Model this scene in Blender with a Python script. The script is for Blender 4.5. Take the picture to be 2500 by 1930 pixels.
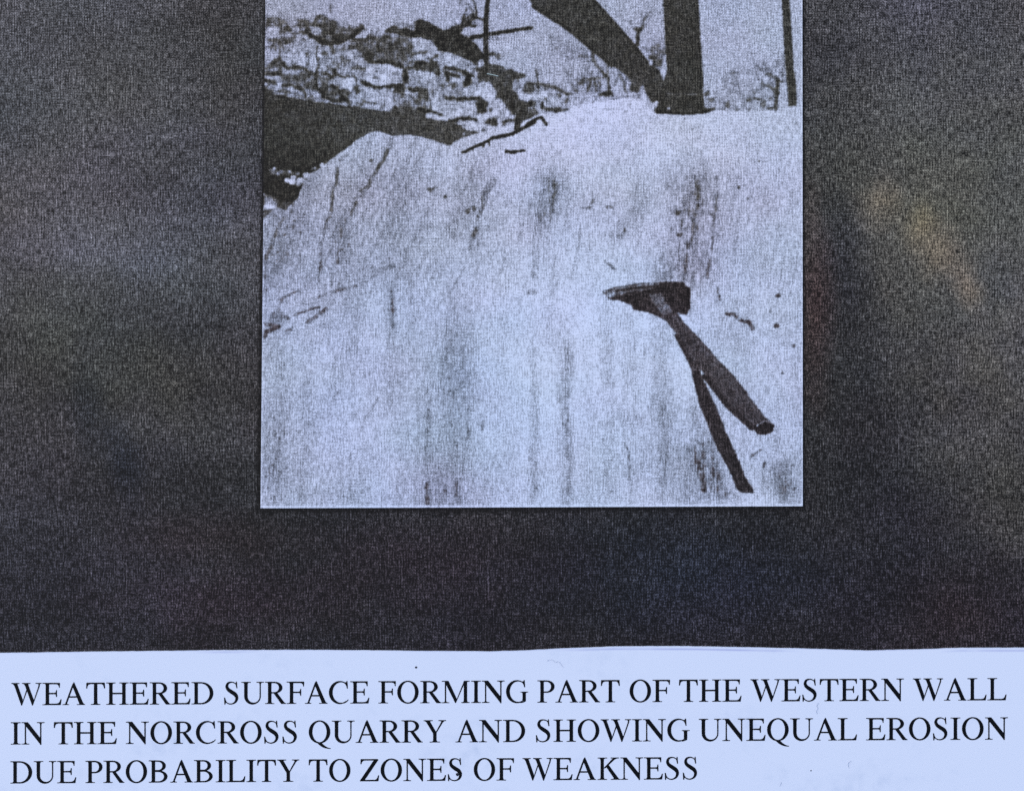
import bpy, math
import numpy as np

# ------------------------------------------------------------------ camera, sky, sun, exposure
S = 1e-4                                    # one unit of the drawing grid is 0.1 mm
CX, CY = 1250.0, 965.0                      # drawing-grid point that lies under the world origin
scene = bpy.context.scene
for o in list(bpy.data.objects):
    bpy.data.objects.remove(o, do_unlink=True)

cam_d = bpy.data.cameras.new('camera')
cam = bpy.data.objects.new('camera', cam_d)
scene.collection.objects.link(cam)
scene.camera = cam
cam_d.sensor_width = 36.0
cam_d.lens = 50.0
cam_d.clip_start = 0.01
cam_d.clip_end = 50.0
PAPER_Z = 0.0004
cam.location = (0, 0, PAPER_Z + 0.25 * 50.0 / 36.0)
cam.rotation_euler = (0, 0, 0)

SUN_EL, SUN_AZ = math.radians(48), math.radians(-60)
world = bpy.data.worlds.new("World")
scene.world = world
world.use_nodes = True
wn = world.node_tree
sky = wn.nodes.new('ShaderNodeTexSky')
sky.sky_type = 'NISHITA'
sky.sun_disc = False
sky.sun_elevation = SUN_EL
sky.sun_rotation = SUN_AZ
bg = wn.nodes['Background']
bg.inputs['Strength'].default_value = 0.15
wn.links.new(sky.outputs[0], bg.inputs['Color'])

sun_d = bpy.data.lights.new('sun', 'SUN')
sun_d.energy = 0.5
sun_d.angle = math.radians(20)
sun_d.color = (1.0, 0.97, 0.92)
sun = bpy.data.objects.new('sun', sun_d)
scene.collection.objects.link(sun)
sun.rotation_euler = (math.pi / 2 - SUN_EL, 0, math.pi - SUN_AZ)
sun.location = (0, 0, 2)

scene.view_settings.view_transform = 'Standard'
scene.view_settings.look = 'None'
scene.view_settings.gamma = 1.0
scene.view_settings.use_curve_mapping = False
scene.view_settings.exposure = 0.56
scene.cycles.use_denoising = False

# ------------------------------------------------------------------ small helpers
def link(o, parent=None):
    scene.collection.objects.link(o)
    if parent is not None:
        o.parent = parent
    return o

def empty(name, parent=None, loc=(0, 0, 0)):
    o = bpy.data.objects.new(name, None)
    o.empty_display_size = 0.01
    o.location = loc
    return link(o, parent)

def tag(o, label=None, cat=None, group=None, kind=None):
    if label: o['label'] = label
    if cat: o['category'] = cat
    if group: o['group'] = group
    if kind: o['kind'] = kind
    return o

def wx(x): return (np.asarray(x, float) - CX) * S
def wy(y): return (CY - np.asarray(y, float)) * S

def mesh_np(name, verts, quads, mat, parent=None, attrs=None):
    """verts (n,3), quads (m,4) -> one mesh object"""
    me = bpy.data.meshes.new(name)
    n, m = len(verts), len(quads)
    me.vertices.add(n)
    me.vertices.foreach_set('co', np.ascontiguousarray(verts, dtype=np.float32).ravel())
    me.loops.add(4 * m)
    me.loops.foreach_set('vertex_index', np.ascontiguousarray(quads, dtype=np.int32).ravel())
    me.polygons.add(m)
    me.polygons.foreach_set('loop_start', np.arange(0, 4 * m, 4, dtype=np.int32))
    me.polygons.foreach_set('loop_total', np.full(m, 4, dtype=np.int32))
    me.update(calc_edges=True)
    for k, a in (attrs or {}).items():
        if a.ndim == 1:
            at = me.attributes.new(k, 'FLOAT', 'POINT')
            at.data.foreach_set('value', np.ascontiguousarray(a, dtype=np.float32))
        else:
            at = me.attributes.new(k, 'FLOAT_COLOR', 'POINT')
            at.data.foreach_set('color', np.ascontiguousarray(a, dtype=np.float32).ravel())
    me.validate()
    me.materials.append(mat)
    return link(bpy.data.objects.new(name, me), parent)

def mesh_py(name, verts, faces, mat, parent=None):
    me = bpy.data.meshes.new(name)
    me.from_pydata([tuple(v) for v in verts], [], [tuple(f) for f in faces])
    me.update()
    me.materials.append(mat)
    return link(bpy.data.objects.new(name, me), parent)

# ------------------------------------------------------------------ noise for the print
def _hash(ix, iy, seed):
    h = (ix.astype(np.int64) * 374761393 + iy.astype(np.int64) * 668265263 + seed * 1442695041) & 0xFFFFFFFF
    h = ((h ^ (h >> 13)) * 1274126177) & 0xFFFFFFFF
    h = (h ^ (h >> 16)) & 0xFFFFFFFF
    return h / 4294967295.0

def vnoise(x, y, sx, sy=None, seed=0):
    sy = sx if sy is None else sy
    u, v = x / sx, y / sy
    iu, iv = np.floor(u), np.floor(v)
    fu, fv = u - iu, v - iv
    fu = fu * fu * (3 - 2 * fu); fv = fv * fv * (3 - 2 * fv)
    a, b = _hash(iu, iv, seed), _hash(iu + 1, iv, seed)
    c, d = _hash(iu, iv + 1, seed), _hash(iu + 1, iv + 1, seed)
    return (a * (1 - fu) + b * fu) * (1 - fv) + (c * (1 - fu) + d * fu) * fv

def fbm(x, y, sx, sy=None, seed=0, octv=3):
    sy = sx if sy is None else sy
    t, amp, tot = 0, 1.0, 0
    for k in range(octv):
        t = t + amp * vnoise(x + 17.3 * k, y - 9.1 * k, sx / 2 ** k, sy / 2 ** k, seed + 31 * k)
        tot += amp; amp *= 0.55
    return t / tot - 0.5                     # about -0.5 .. 0.5

def inside(px, py, pts):
    """even-odd point in polygon on arrays"""
    r = np.zeros(px.shape, bool)
    n = len(pts)
    for i in range(n):
        x0, y0 = pts[i]; x1, y1 = pts[(i + 1) % n]
        if y0 == y1: continue
        c = ((y0 > py) != (y1 > py)) & (px < (x1 - x0) * (py - y0) / (y1 - y0) + x0)
        r ^= c
    return r

# ------------------------------------------------------------------ materials
def lin(c):
    c = np.asarray(c, float) / 255.0
    return np.where(c <= 0.04045, c / 12.92, ((c + 0.055) / 1.055) ** 2.4)

PAPER = (0.76, 0.80, 0.88)                  # slightly blue-white office paper
TONER = (0.0078, 0.0070, 0.0058)

def new_mat(name, rough=0.6, spec=0.3):
    m = bpy.data.materials.new(name)
    m.use_nodes = True
    b = m.node_tree.nodes['Principled BSDF']
    b.inputs['Roughness'].default_value = rough
    b.inputs['Specular IOR Level'].default_value = spec
    return m, m.node_tree, b

class NT:
    """tiny node helper"""
    def __init__(s, nt): s.nt = nt
    def val(s, sock, v):
        if isinstance(v, (int, float)): sock.default_value = v
        elif isinstance(v, tuple): sock.default_value = v
        else: s.nt.links.new(v, sock)
    def math(s, op, a, b=0.0, c=None, clamp=False):
        n = s.nt.nodes.new('ShaderNodeMath'); n.operation = op; n.use_clamp = clamp
        s.val(n.inputs[0], a); s.val(n.inputs[1], b)
        if c is not None: s.val(n.inputs[2], c)
        return n.outputs[0]
    def vmul(s, a, b):
        n = s.nt.nodes.new('ShaderNodeVectorMath'); n.operation = 'MULTIPLY'
        s.val(n.inputs[0], a); s.val(n.inputs[1], b)
        return n.outputs[0]
    def noise(s, vec, scale=1.0, detail=1.0, rough=0.5):
        n = s.nt.nodes.new('ShaderNodeTexNoise'); n.noise_dimensions = '3D'
        s.nt.links.new(vec, n.inputs['Vector'])
        n.inputs['Scale'].default_value = scale
        n.inputs['Detail'].default_value = detail
        n.inputs['Roughness'].default_value = rough
        return n.outputs[0]
    def mix(s, f, a, b, mode='MIX'):
        n = s.nt.nodes.new('ShaderNodeMix'); n.data_type = 'RGBA'; n.blend_type = mode
        s.val(n.inputs[0], f); s.val(n.inputs[6], a); s.val(n.inputs[7], b)
        return n.outputs[2]
    def attr(s, name, out):
        n = s.nt.nodes.new('ShaderNodeAttribute'); n.attribute_name = name
        return n.outputs[out]
    def pos(s):
        n = s.nt.nodes.new('ShaderNodeTexCoord')
        return s.vmul(n.outputs['Object'], (1 / S, 1 / S, 1 / S))

GRAIN = 1.15
def toner_material(name):
    """linen-textured photocopy: tone attribute + weave and speckle of the copier"""
    m, nt, b = new_mat(name, 0.55, 0.14)
    h = NT(nt)
    P = h.pos()
    n1 = h.math('SUBTRACT', h.noise(h.vmul(P, (1 / 3.3, 1 / 20.0, 0)), 1, 1), 0.5)
    n2 = h.math('SUBTRACT', h.noise(h.vmul(P, (1 / 18.0, 1 / 3.4, 0)), 1, 1), 0.5)
    n3 = h.math('SUBTRACT', h.noise(h.vmul(P, (1 / 3.6, 1 / 4.0, 0)), 1, 1.0), 0.5)
    n4 = h.math('SUBTRACT', h.noise(h.vmul(P, (1 / 40.0, 1 / 55.0, 0)), 1, 2), 0.5)
    sx = nt.nodes.new('ShaderNodeSeparateXYZ'); nt.links.new(P, sx.inputs[0])
    w = h.math('MULTIPLY', h.math('SINE', h.math('MULTIPLY', sx.outputs[0], 2 * math.pi / 6.6)),
               h.math('ADD', h.math('SINE', h.math('MULTIPLY', sx.outputs[1], 2 * math.pi / 6.6)), 0.35))
    patch = h.math('MULTIPLY', h.noise(h.vmul(P, (1 / 90.0, 1 / 130.0, 0)), 1, 1), 0.11)
    n = h.math('MULTIPLY', n1, 0.62)
    n = h.math('ADD', n, h.math('MULTIPLY', n2, 0.42))
    n = h.math('ADD', n, h.math('MULTIPLY', n3, 0.68))
    n = h.math('ADD', n, h.math('MULTIPLY', n4, 0.09))
    n = h.math('ADD', n, h.math('MULTIPLY', w, patch))
    t1 = h.math('SUBTRACT', h.noise(h.vmul(P, (1 / 5.0, 1 / 170.0, 0)), 1, 1), 0.60)
    t2 = h.math('SUBTRACT', h.noise(h.vmul(P, (1 / 150.0, 1 / 5.0, 0)), 1, 1), 0.60)
    thr = h.math('MULTIPLY', h.math('ADD', h.math('MAXIMUM', t1, 0.0), h.math('MULTIPLY', h.math('MAXIMUM', t2, 0.0), 0.7)), 1.0)
    n = h.math('ADD', n, h.math('MULTIPLY', thr, 0.60))
    v = h.attr('tone', 'Fac')
    amp = h.math('MULTIPLY', h.attr('grain', 'Fac'), h.math('ADD', 0.62 * GRAIN, h.math('MULTIPLY', h.math('MULTIPLY', v, h.math('SUBTRACT', 1.0, v)), 1.7 * GRAIN)))
    v2 = h.math('ADD', v, h.math('MULTIPLY', n, amp), clamp=True)
    f = h.math('POWER', v2, 2.2)
    col = h.mix(f, (*TONER, 1), (*PAPER, 1))
    col = h.mix(1.0, col, h.attr('tint', 'Color'), 'MULTIPLY')
    nt.links.new(col, b.inputs['Base Color'])
    bm = nt.nodes.new('ShaderNodeBump'); bm.inputs['Strength'].default_value = 0.12
    bm.inputs['Distance'].default_value = 0.0001
    nt.links.new(n, bm.inputs['Height']); nt.links.new(bm.outputs[0], b.inputs['Normal'])
    return m

def caption_material():
    m, nt, b = new_mat('caption_paper', 0.45, 0.3)
    h = NT(nt); P = h.pos()
    big = h.noise(h.vmul(P, (1 / 260.0, 1 / 150.0, 0)), 1, 4, 0.6)
    ghost = h.noise(h.vmul(P, (1 / 26.0, 1 / 34.0, 0)), 1, 2, 0.5)
    fine = h.noise(h.vmul(P, (1 / 5.0, 1 / 5.0, 0)), 1, 2, 0.6)
    g = h.math('MULTIPLY', h.math('SUBTRACT', big, 0.52, clamp=True), h.math('SUBTRACT', ghost, 0.42, clamp=True))
    f = h.math('MULTIPLY', g, 8.0)
    f = h.math('ADD', f, h.math('MULTIPLY', h.math('SUBTRACT', big, 0.5), 0.20))
    f = h.math('ADD', f, h.math('MULTIPLY', h.math('SUBTRACT', fine, 0.5), 0.22), clamp=True)
    col = h.mix(f, (0.83, 0.832, 0.885, 1), (0.55, 0.60, 0.71, 1))
    col = h.mix(1.0, col, h.attr('tint', 'Color'), 'MULTIPLY')
    nt.links.new(col, b.inputs['Base Color'])
    bm = nt.nodes.new('ShaderNodeBump'); bm.inputs['Strength'].default_value = 0.1
    bm.inputs['Distance'].default_value = 0.0001
    nt.links.new(fine, bm.inputs['Height']); nt.links.new(bm.outputs[0], b.inputs['Normal'])
    return m

def noisy_material(name, c0, c1, sc, rough=0.7, spec=0.2):
    m, nt, b = new_mat(name, rough, spec)
    h = NT(nt); P = h.pos()
    f = h.noise(h.vmul(P, (1 / sc, 1 / sc, 1 / sc)), 1, 3, 0.6)
    nt.links.new(h.mix(f, (*c0, 1), (*c1, 1)), b.inputs['Base Color'])
    return m

M_PRINT = toner_material('photocopy_toner')
M_CAPTION = caption_material()
M_INK = noisy_material('lettering_ink', (0.0025, 0.0025, 0.003), (0.005, 0.005, 0.006), 9, 0.6, 0.10)
M_EDGE = noisy_material('paper_edge', (0.6, 0.62, 0.68), (0.72, 0.75, 0.8), 20)
M_BOARD = noisy_material('board_edge', (0.05, 0.05, 0.05), (0.09, 0.09, 0.09), 40)
M_GROUND = noisy_material('ground_concrete', (0.20, 0.20, 0.19), (0.30, 0.30, 0.28), 400)
M_SPECK = noisy_material('dirt_speck', (0.012, 0.012, 0.02), (0.03, 0.03, 0.045), 6)
M_FIBRE_D = noisy_material('grey_fibre', (0.48, 0.52, 0.63), (0.56, 0.60, 0.70), 10)
M_FIBRE_L = noisy_material('pale_fibre', (0.42, 0.50, 0.42), (0.55, 0.60, 0.55), 10)

# ------------------------------------------------------------------ ground under the board
mesh_py('ground', [(-3, -3, -0.0046), (3, -3, -0.0046), (3, 3, -0.0046), (-3, 3, -0.0046)], [(0, 1, 2, 3)], M_GROUND)
tag(bpy.data.objects['ground'], kind='structure')

# ------------------------------------------------------------------ dark backing sheet
BX0, BX1, BY0, BY1 = -300, 2800, -460, 2140
def edge_left(y): return 648.0 - 12.0 * (y / 1240.0)
def edge_right(y): return 1959.0 + 1.0 * (y / 1240.0)
def edge_bottom(x): return 1240.0 - 5.0 * ((x - 636.0) / 1324.0)

def lines_of(a, b, step, fine):
    out = list(np.arange(a, b + 0.1, step))
    for c, r in fine:
        out += list(np.arange(c - r, c + r + 0.1, 1.6))
    return np.unique(np.round(np.clip(out, a, b), 2))

bxs = lines_of(BX0, BX1, 9, [(641, 18), (1961, 12)])
bys = lines_of(BY0, BY1, 9, [(1242, 18)])
X, Y = np.meshgrid(bxs, bys)

def interp_grid(px, py, gx, gy, G):
    """smooth bilinear look-up of hand-read values"""
    gx, gy, G = map(np.asarray, (gx, gy, G))
    ix = np.clip(np.searchsorted(gx, px) - 1, 0, len(gx) - 2)
    iy = np.clip(np.searchsorted(gy, py) - 1, 0, len(gy) - 2)
    fx = np.clip((px - gx[ix]) / (gx[ix + 1] - gx[ix]), 0, 1)
    fy = np.clip((py - gy[iy]) / (gy[iy + 1] - gy[iy]), 0, 1)
    fx = fx * fx * (3 - 2 * fx); fy = fy * fy * (3 - 2 * fy)
    return ((G[iy, ix] * (1 - fx) + G[iy, ix + 1] * fx) * (1 - fy)
            + (G[iy + 1, ix] * (1 - fx) + G[iy + 1, ix + 1] * fx) * fy)

# uneven toner coverage of the dark sheet, plus a painted reflection band at left
gx = [0, 300, 600, 1250, 2000, 2250, 2500]
gy = [0, 300, 600, 800, 1000, 1250, 1430, 1580]
GT = [[.350, .335, .285, .28, .300, .330, .330],
      [.335, .325, .300, .28, .305, .345, .345],
      [.345, .365, .345, .28, .270, .335, .350],
      [.285, .285, .285, .28, .245, .315, .335],
      [.270, .275, .275, .26, .245, .285, .305],
      [.240, .235, .225, .215, .220, .235, .265],
      [.215, .210, .205, .190, .195, .195, .215],
      [.220, .220, .205, .190, .200, .190, .195]]
tone = interp_grid(X + 60 * fbm(X, Y, 260, seed=3), Y + 50 * fbm(X, Y, 260, seed=4), gx, gy, GT)
tone = 0.325 + (tone - 0.335) * 1.36 + 0.085 * fbm(X, Y, 170, 120, seed=11, octv=4) + 0.05 * fbm(X, Y, 420, 60, seed=12, octv=3)
tr = 1.29 - 0.02 * np.clip((Y - 1150) / 300, 0, 1) + 0.20 * fbm(X, Y, 260, 230, seed=21, octv=3)
tg = 1.055 - 0.05 * np.clip((Y - 1150) / 300, 0, 1) + 0.09 * fbm(X, Y, 300, 260, seed=22, octv=3)
tb = 0.87 + 0.10 * np.clip((Y - 1150) / 300, 0, 1) + 0.18 * fbm(X, Y, 280, 250, seed=23, octv=3)

def blob(cx, cy, rx, ry, ang=0.0, wob=0.5, seed=1):
    a = math.radians(ang)
    dx, dy = X - cx, Y - cy
    u = (dx * math.cos(a) + dy * math.sin(a)) / rx
    v = (-dx * math.sin(a) + dy * math.cos(a)) / ry
    d = np.sqrt(u * u + v * v) + wob * fbm(X, Y, 70, seed=seed, octv=3)
    return np.clip(1.0 - d, 0, 1) ** 1.0

def toner_or_glare(b, dt, r=0, g=0, bl=0):  # shifts tone and tint: toner drift as well as painted reflections
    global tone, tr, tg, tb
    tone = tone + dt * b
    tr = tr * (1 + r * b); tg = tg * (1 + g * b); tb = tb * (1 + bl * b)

toner_or_glare(blob(2260, 560, 480, 520, 10), 0.035, .05, .05, -.16)                 # yellower side of the sheet
toner_or_glare(blob(2440, 1150, 260, 420, 0), 0.02, .10, .05, -.14)
toner_or_glare(blob(2145, 490, 66, 95, 25, .9, 5), 0.12, .17, .03, -.12)            # blurred tan reflections painted into the sheet colour
toner_or_glare(blob(2290, 610, 75, 165, -32, .9, 6), 0.085, .17, .02, -.12)
toner_or_glare(blob(2368, 720, 50, 100, -20, .6, 7), 0.085, .17, .02, -.12)
toner_or_glare(blob(2255, 525, 40, 60, 0, .5, 8), 0.02, .08, .03, -.10)
toner_or_glare(blob(2075, 690, 90, 260, -12, .5, 9), -0.07, -.05, 0, .15)
toner_or_glare(blob(2180, 470, 26, 110, 25, .5, 10), -0.06)
toner_or_glare(blob(2060, 560, 70, 110, 0, .5, 12), -0.05, 0, 0, .1)
toner_or_glare(blob(1990, 760, 60, 330, 0, .4, 13), 0.0, .35, -.05, -.08)
toner_or_glare(blob(2120, 1080, 120, 240, -10, .5, 30), -0.065, .02, -.02, .08)
toner_or_glare(blob(2230, 1250, 130, 120, 0, .6, 31), -0.035, .02, -.02, .08)
toner_or_glare(blob(2350, 1500, 260, 170, 0, .5, 14), 0.0, .22, .02, -.05)
toner_or_glare(blob(215, 1010, 60, 150, -8, .5, 15), -0.06, -.10, -.01, .12)
toner_or_glare(blob(300, 1130, 60, 130, -12, .5, 16), -0.06, -.15, -.01, .22)
toner_or_glare(blob(520, 1310, 300, 80, 0, .5, 17), -0.03, .15, -.02, -.05)
toner_or_glare(blob(620, 1480, 420, 110, 0, .5, 18), 0.0, .18, -.02, .04)
toner_or_glare(blob(1050, 1380, 420, 130, 0, .5, 19), -0.015, .16, -.03, .02)
toner_or_glare(blob(1650, 1400, 480, 170, 0, .5, 20), -0.01, -.14, 0, .24)
toner_or_glare(blob(200, 610, 420, 75, 8, .5, 24), 0.045, 0, 0, .05)  # blurred reflection painted in as a paler band
toner_or_glare(blob(430, 330, 300, 60, 0, .5, 25), 0.02, 0, 0, .06)
toner_or_glare(blob(120, 820, 300, 200, 0, .5, 26), 0.0, .05, .05, -.14)
toner_or_glare(blob(420, 950, 260, 160, 0, .5, 27), 0.005, .04, .05, -.14)
toner_or_glare(blob(560, 140, 130, 330, 0, .5, 28), -0.03, .04, .02, -.10)

# copied shadow line round the mounted photograph
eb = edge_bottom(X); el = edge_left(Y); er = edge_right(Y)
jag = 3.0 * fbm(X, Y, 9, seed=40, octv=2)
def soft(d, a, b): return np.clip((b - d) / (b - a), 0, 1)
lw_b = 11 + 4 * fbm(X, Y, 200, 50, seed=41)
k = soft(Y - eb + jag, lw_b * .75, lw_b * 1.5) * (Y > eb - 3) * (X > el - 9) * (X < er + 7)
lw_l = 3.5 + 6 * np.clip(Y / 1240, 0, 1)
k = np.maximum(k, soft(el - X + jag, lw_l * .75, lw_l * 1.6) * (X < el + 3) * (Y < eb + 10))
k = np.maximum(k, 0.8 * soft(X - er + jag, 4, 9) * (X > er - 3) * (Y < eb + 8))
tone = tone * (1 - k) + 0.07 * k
# darker copied line along the top of the caption strip
cap_x = [-300, 0, 107, 206, 371, 548, 742, 900, 1006, 1196, 1294, 1377, 1500, 1624, 1700, 1765, 1930, 2115, 2259, 2342, 2500, 2800]
cap_y = [1594, 1592.7, 1591.5, 1589.9, 1588.2, 1586.2, 1585.3, 1586.4, 1587.8, 1589, 1586.2, 1581.6, 1577.1, 1576.3, 1576.6, 1577.9, 1581.2, 1587, 1583.7, 1580.4, 1580, 1581]
tone = np.clip(tone * 0.95, 0.05, 1)

ny, nx = X.shape
idx = np.arange(ny * nx).reshape(ny, nx)
quads = np.stack([idx[1:, :-1], idx[1:, 1:], idx[:-1, 1:], idx[:-1, :-1]], -1).reshape(-1, 4)
verts = np.stack([wx(X), wy(Y), np.zeros_like(X)], -1).reshape(-1, 3)
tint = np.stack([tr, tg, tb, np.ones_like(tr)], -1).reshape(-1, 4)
backing = empty('backing_board', None, (0, 0, 0))
tag(backing, 'dark grey linen textured mounting sheet with painted-in tan reflections, behind the pasted photograph and caption', 'mounting board')
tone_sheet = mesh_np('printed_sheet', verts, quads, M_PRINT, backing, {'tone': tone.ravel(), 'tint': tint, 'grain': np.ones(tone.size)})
x0, x1, y0, y1 = wx(BX0), wx(BX1), wy(BY1), wy(BY0)
bv = [(x0, y0, -.0001), (x1, y0, -.0001), (x1, y1, -.0001), (x0, y1, -.0001), (x0, y0, -.0046), (x1, y0, -.0046), (x1, y1, -.0046), (x0, y1, -.0046)]
mesh_py('board', bv, [(0, 1, 2, 3), (4, 7, 6, 5), (0, 4, 5, 1), (1, 5, 6, 2), (2, 6, 7, 3), (3, 7, 4, 0)], M_BOARD, backing)

# ------------------------------------------------------------------ the mounted photograph: tones of the printed picture
STEP = 1.8
PTOP = -300.0
pxs = np.linspace(636.0, 1960.0, int(1324 / STEP) + 1)
pys = np.linspace(PTOP, 1240.0, int((1240 - PTOP) / STEP) + 1)
PX, PY = np.meshgrid(pxs, pys)
PY = PY + (edge_bottom(PX) - 1240.0) * np.clip(PY / 1240, 0, 1)               # the sheet is cut slightly out of square
PX = edge_left(PY) + (PX - 636.0) / 1324.0 * (edge_right(PY) - edge_left(PY))
NYP, NXP = PX.shape
T = np.full(PX.shape, 0.765)
OWN = np.zeros(PX.shape, np.uint8)          # which printed thing a point belongs to
ids = {}

J1x = fbm(PX, PY, 6, seed=101, octv=2); J1y = fbm(PX, PY, 6, seed=102, octv=2)
J2x = fbm(PX, PY, 20, seed=103, octv=3); J2y = fbm(PX, PY, 20, seed=104, octv=3)
TEX = fbm(PX, PY, 11, 9, seed=105, octv=3)
TEX2 = fbm(PX, PY, 26, 16, seed=106, octv=3)
DOT = 0.6 * vnoise(PX, PY, 3.8, 6.5, seed=107) + 0.4 * vnoise(PX, PY, 7, 9, seed=108)   # 0..1 coarse copier grain
VST = vnoise(PX, PY, 3.4, 46, seed=109)                                             # thread lines
BREAK = 0.0                                  # how far the grain breaks up what is drawn

def tr_(o, f):
    return lambda pts: [(o[0] + f * a, o[1] + f * b) for a, b in pts]
kA = 340 / 2184; kE = 360 / 2184; kR = 700 / 2184; kS = 720 / 2184
FR = {'A': ((640, 0), kA), 'B': ((960, 0), kA), 'C': ((640, 200), kA), 'D': ((960, 180), kA),
      'E': ((1290, 40), kE), 'F': ((1630, 40), kE), 'R1': ((600, 0), kR), 'R3': ((600, 420), kR),
      'R5': ((600, 820), kR), 'R2': ((1260, 0), kS), 'R4': ((1260, 420), kS), 'R6': ((1260, 820), kS), 'P': ((0, 0), 1.0)}
def cv(t, pts): return tr_(*FR[t])(pts)

def bbox(pts, pad):
    xs = [p[0] for p in pts]; ys = [p[1] for p in pts]; pad = pad + 18
    i0 = max(0, int((min(xs) - pad - pxs[0]) / STEP)); i1 = min(NXP, int((max(xs) + pad - pxs[0]) / STEP) + 2)
    j0 = max(0, int((min(ys) - pad - pys[0]) / STEP)); j1 = min(NYP, int((max(ys) + pad - pys[0]) / STEP) + 2)
    return (slice(j0, max(j0, j1)), slice(i0, max(i0, i1)))

def own(sl, m, name):
    if name:
        if name not in ids: ids[name] = len(ids) + 1
        o = OWN[sl]; o[m > 0.5] = ids[name]

def blend(sl, m, v, tex=0.0, tex2=0.0, add=None):
    t = T[sl]
    if BREAK:
        m = m * np.clip(1 + BREAK * 3.4 * (DOT[sl] - 0.47), 0, 1)
    if add is None:
        v = v + 0.22 * (DOT[sl] - 0.5) * (0.35 + min(1.0, 2.2 * tex))
    if add is not None:
        T[sl] = t + add * m
    else:
        T[sl] = t * (1 - m) + (v + tex * TEX[sl] + tex2 * TEX2[sl]) * m

SUB = [(-.3, -.3), (.3, -.3), (-.3, .3), (.3, .3)]
def poly(t, pts, v, tex=0.0, tex2=0.0, j=1.6, J=0.0, add=None, name=None, a=1.0):
    p = cv(t, pts)
    sl = bbox(p, 8 + j + J)
    x = PX[sl] + j * 2 * J1x[sl] + J * 2 * J2x[sl]; y = PY[sl] + j * 2 * J1y[sl] + J * 2 * J2y[sl]
    m = sum(inside(x + dx * STEP, y + dy * STEP, p).astype(float) for dx, dy in SUB) / 4.0
    own(sl, m, name)
    blend(sl, m * a, v, tex, tex2, add)

def stroke(t, pts, w, v, w2=None, tex=0.0, j=1.4, J=0.0, add=None, name=None, a=1.0, feather=1.2):
    f = FR[t][1]
    p = cv(t, pts)
    w = w * f; w2 = w if w2 is None else w2 * f
    w *= 1 + .12 * (BREAK > 0); w2 *= 1 + .12 * (BREAK > 0); j = j * (1 + 0.9 * (BREAK > 0.3)); sl = bbox(p, max(w, w2) / 2 + j + J + feather + 4)
    x = PX[sl] + j * 2 * J1x[sl] + J * 2 * J2x[sl]; y = PY[sl] + j * 2 * J1y[sl] + J * 2 * J2y[sl]
    if len(p) == 1: p = p * 2
    L = [0.0]
    for i in range(len(p) - 1): L.append(L[-1] + math.hypot(p[i + 1][0] - p[i][0], p[i + 1][1] - p[i][1]))
    m = np.zeros(x.shape)
    for i in range(len(p) - 1):
        ax, ay = p[i]; bx, by = p[i + 1]
        d2 = (bx - ax) ** 2 + (by - ay) ** 2 + 1e-9
        s = np.clip(((x - ax) * (bx - ax) + (y - ay) * (by - ay)) / d2, 0, 1)
        d = np.hypot(x - ax - s * (bx - ax), y - ay - s * (by - ay))
        q = (L[i] + s * math.sqrt(d2)) / (L[-1] + 1e-9)
        r = (w + (w2 - w) * q) / 2
        m = np.maximum(m, np.clip((r - d) / feather + 0.5, 0, 1))
    own(sl, m, name)
    blend(sl, m * a, v, tex, 0, add)

def ell(t, c, rx, ry, v, tex=0.0, j=1.4, J=0.0, add=None, name=None, a=1.0, softness=0.0):
    f = FR[t][1]
    (cx, cy), = cv(t, [c]); rx *= f; ry *= f
    sl = bbox([(cx - rx, cy - ry), (cx + rx, cy + ry)], 4 + j + J)
    x = PX[sl] + j * 2 * J1x[sl] + J * 2 * J2x[sl]; y = PY[sl] + j * 2 * J1y[sl] + J * 2 * J2y[sl]
    d = np.sqrt(((x - cx) / rx) ** 2 + ((y - cy) / ry) ** 2)
    if softness: m = np.clip((1 - d) / softness, 0, 1); m = m * m * (3 - 2 * m)
    else: m = np.clip((1 - d) * min(rx, ry) / 1.2 + .5, 0, 1)
    own(sl, m, name)
    blend(sl, m * a, v, tex, 0, add)

def smudge(t, pts, w, dv, rag=0.8):
    """soft patch of extra toner, broken up by coarse speckle"""
    f = FR[t][1]; p = cv(t, pts); w = w * f
    w = w * 1.25; dv = dv * 0.80
    sl = bbox(p, w)
    x, y = PX[sl] + .3 * w * J2x[sl] + .4 * w * fbm(PX[sl], PY[sl], 60, 110, seed=78, octv=2), PY[sl]
    m = np.zeros(x.shape)
    if len(p) == 1: p = p * 2
    for i in range(len(p) - 1):
        ax, ay = p[i]; bx, by = p[i + 1]
        d2 = (bx - ax) ** 2 + (by - ay) ** 2 + 1e-9
        s = np.clip(((x - ax) * (bx - ax) + (y - ay) * (by - ay)) / d2, 0, 1)
        d = np.hypot(x - ax - s * (bx - ax), y - ay - s * (by - ay))
        m = np.maximum(m, np.clip(1 - d / (w / 2), 0, 1))
    m = m * m * (3 - 2 * m)
    g = np.clip(1 + rag * 3.6 * (0.35 * TEX[sl] + 0.65 * (DOT[sl] - 0.5) + 0.45 * (VST[sl] - 0.5)), 0, 3)
    T[sl] = T[sl] + dv * m * g

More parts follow.
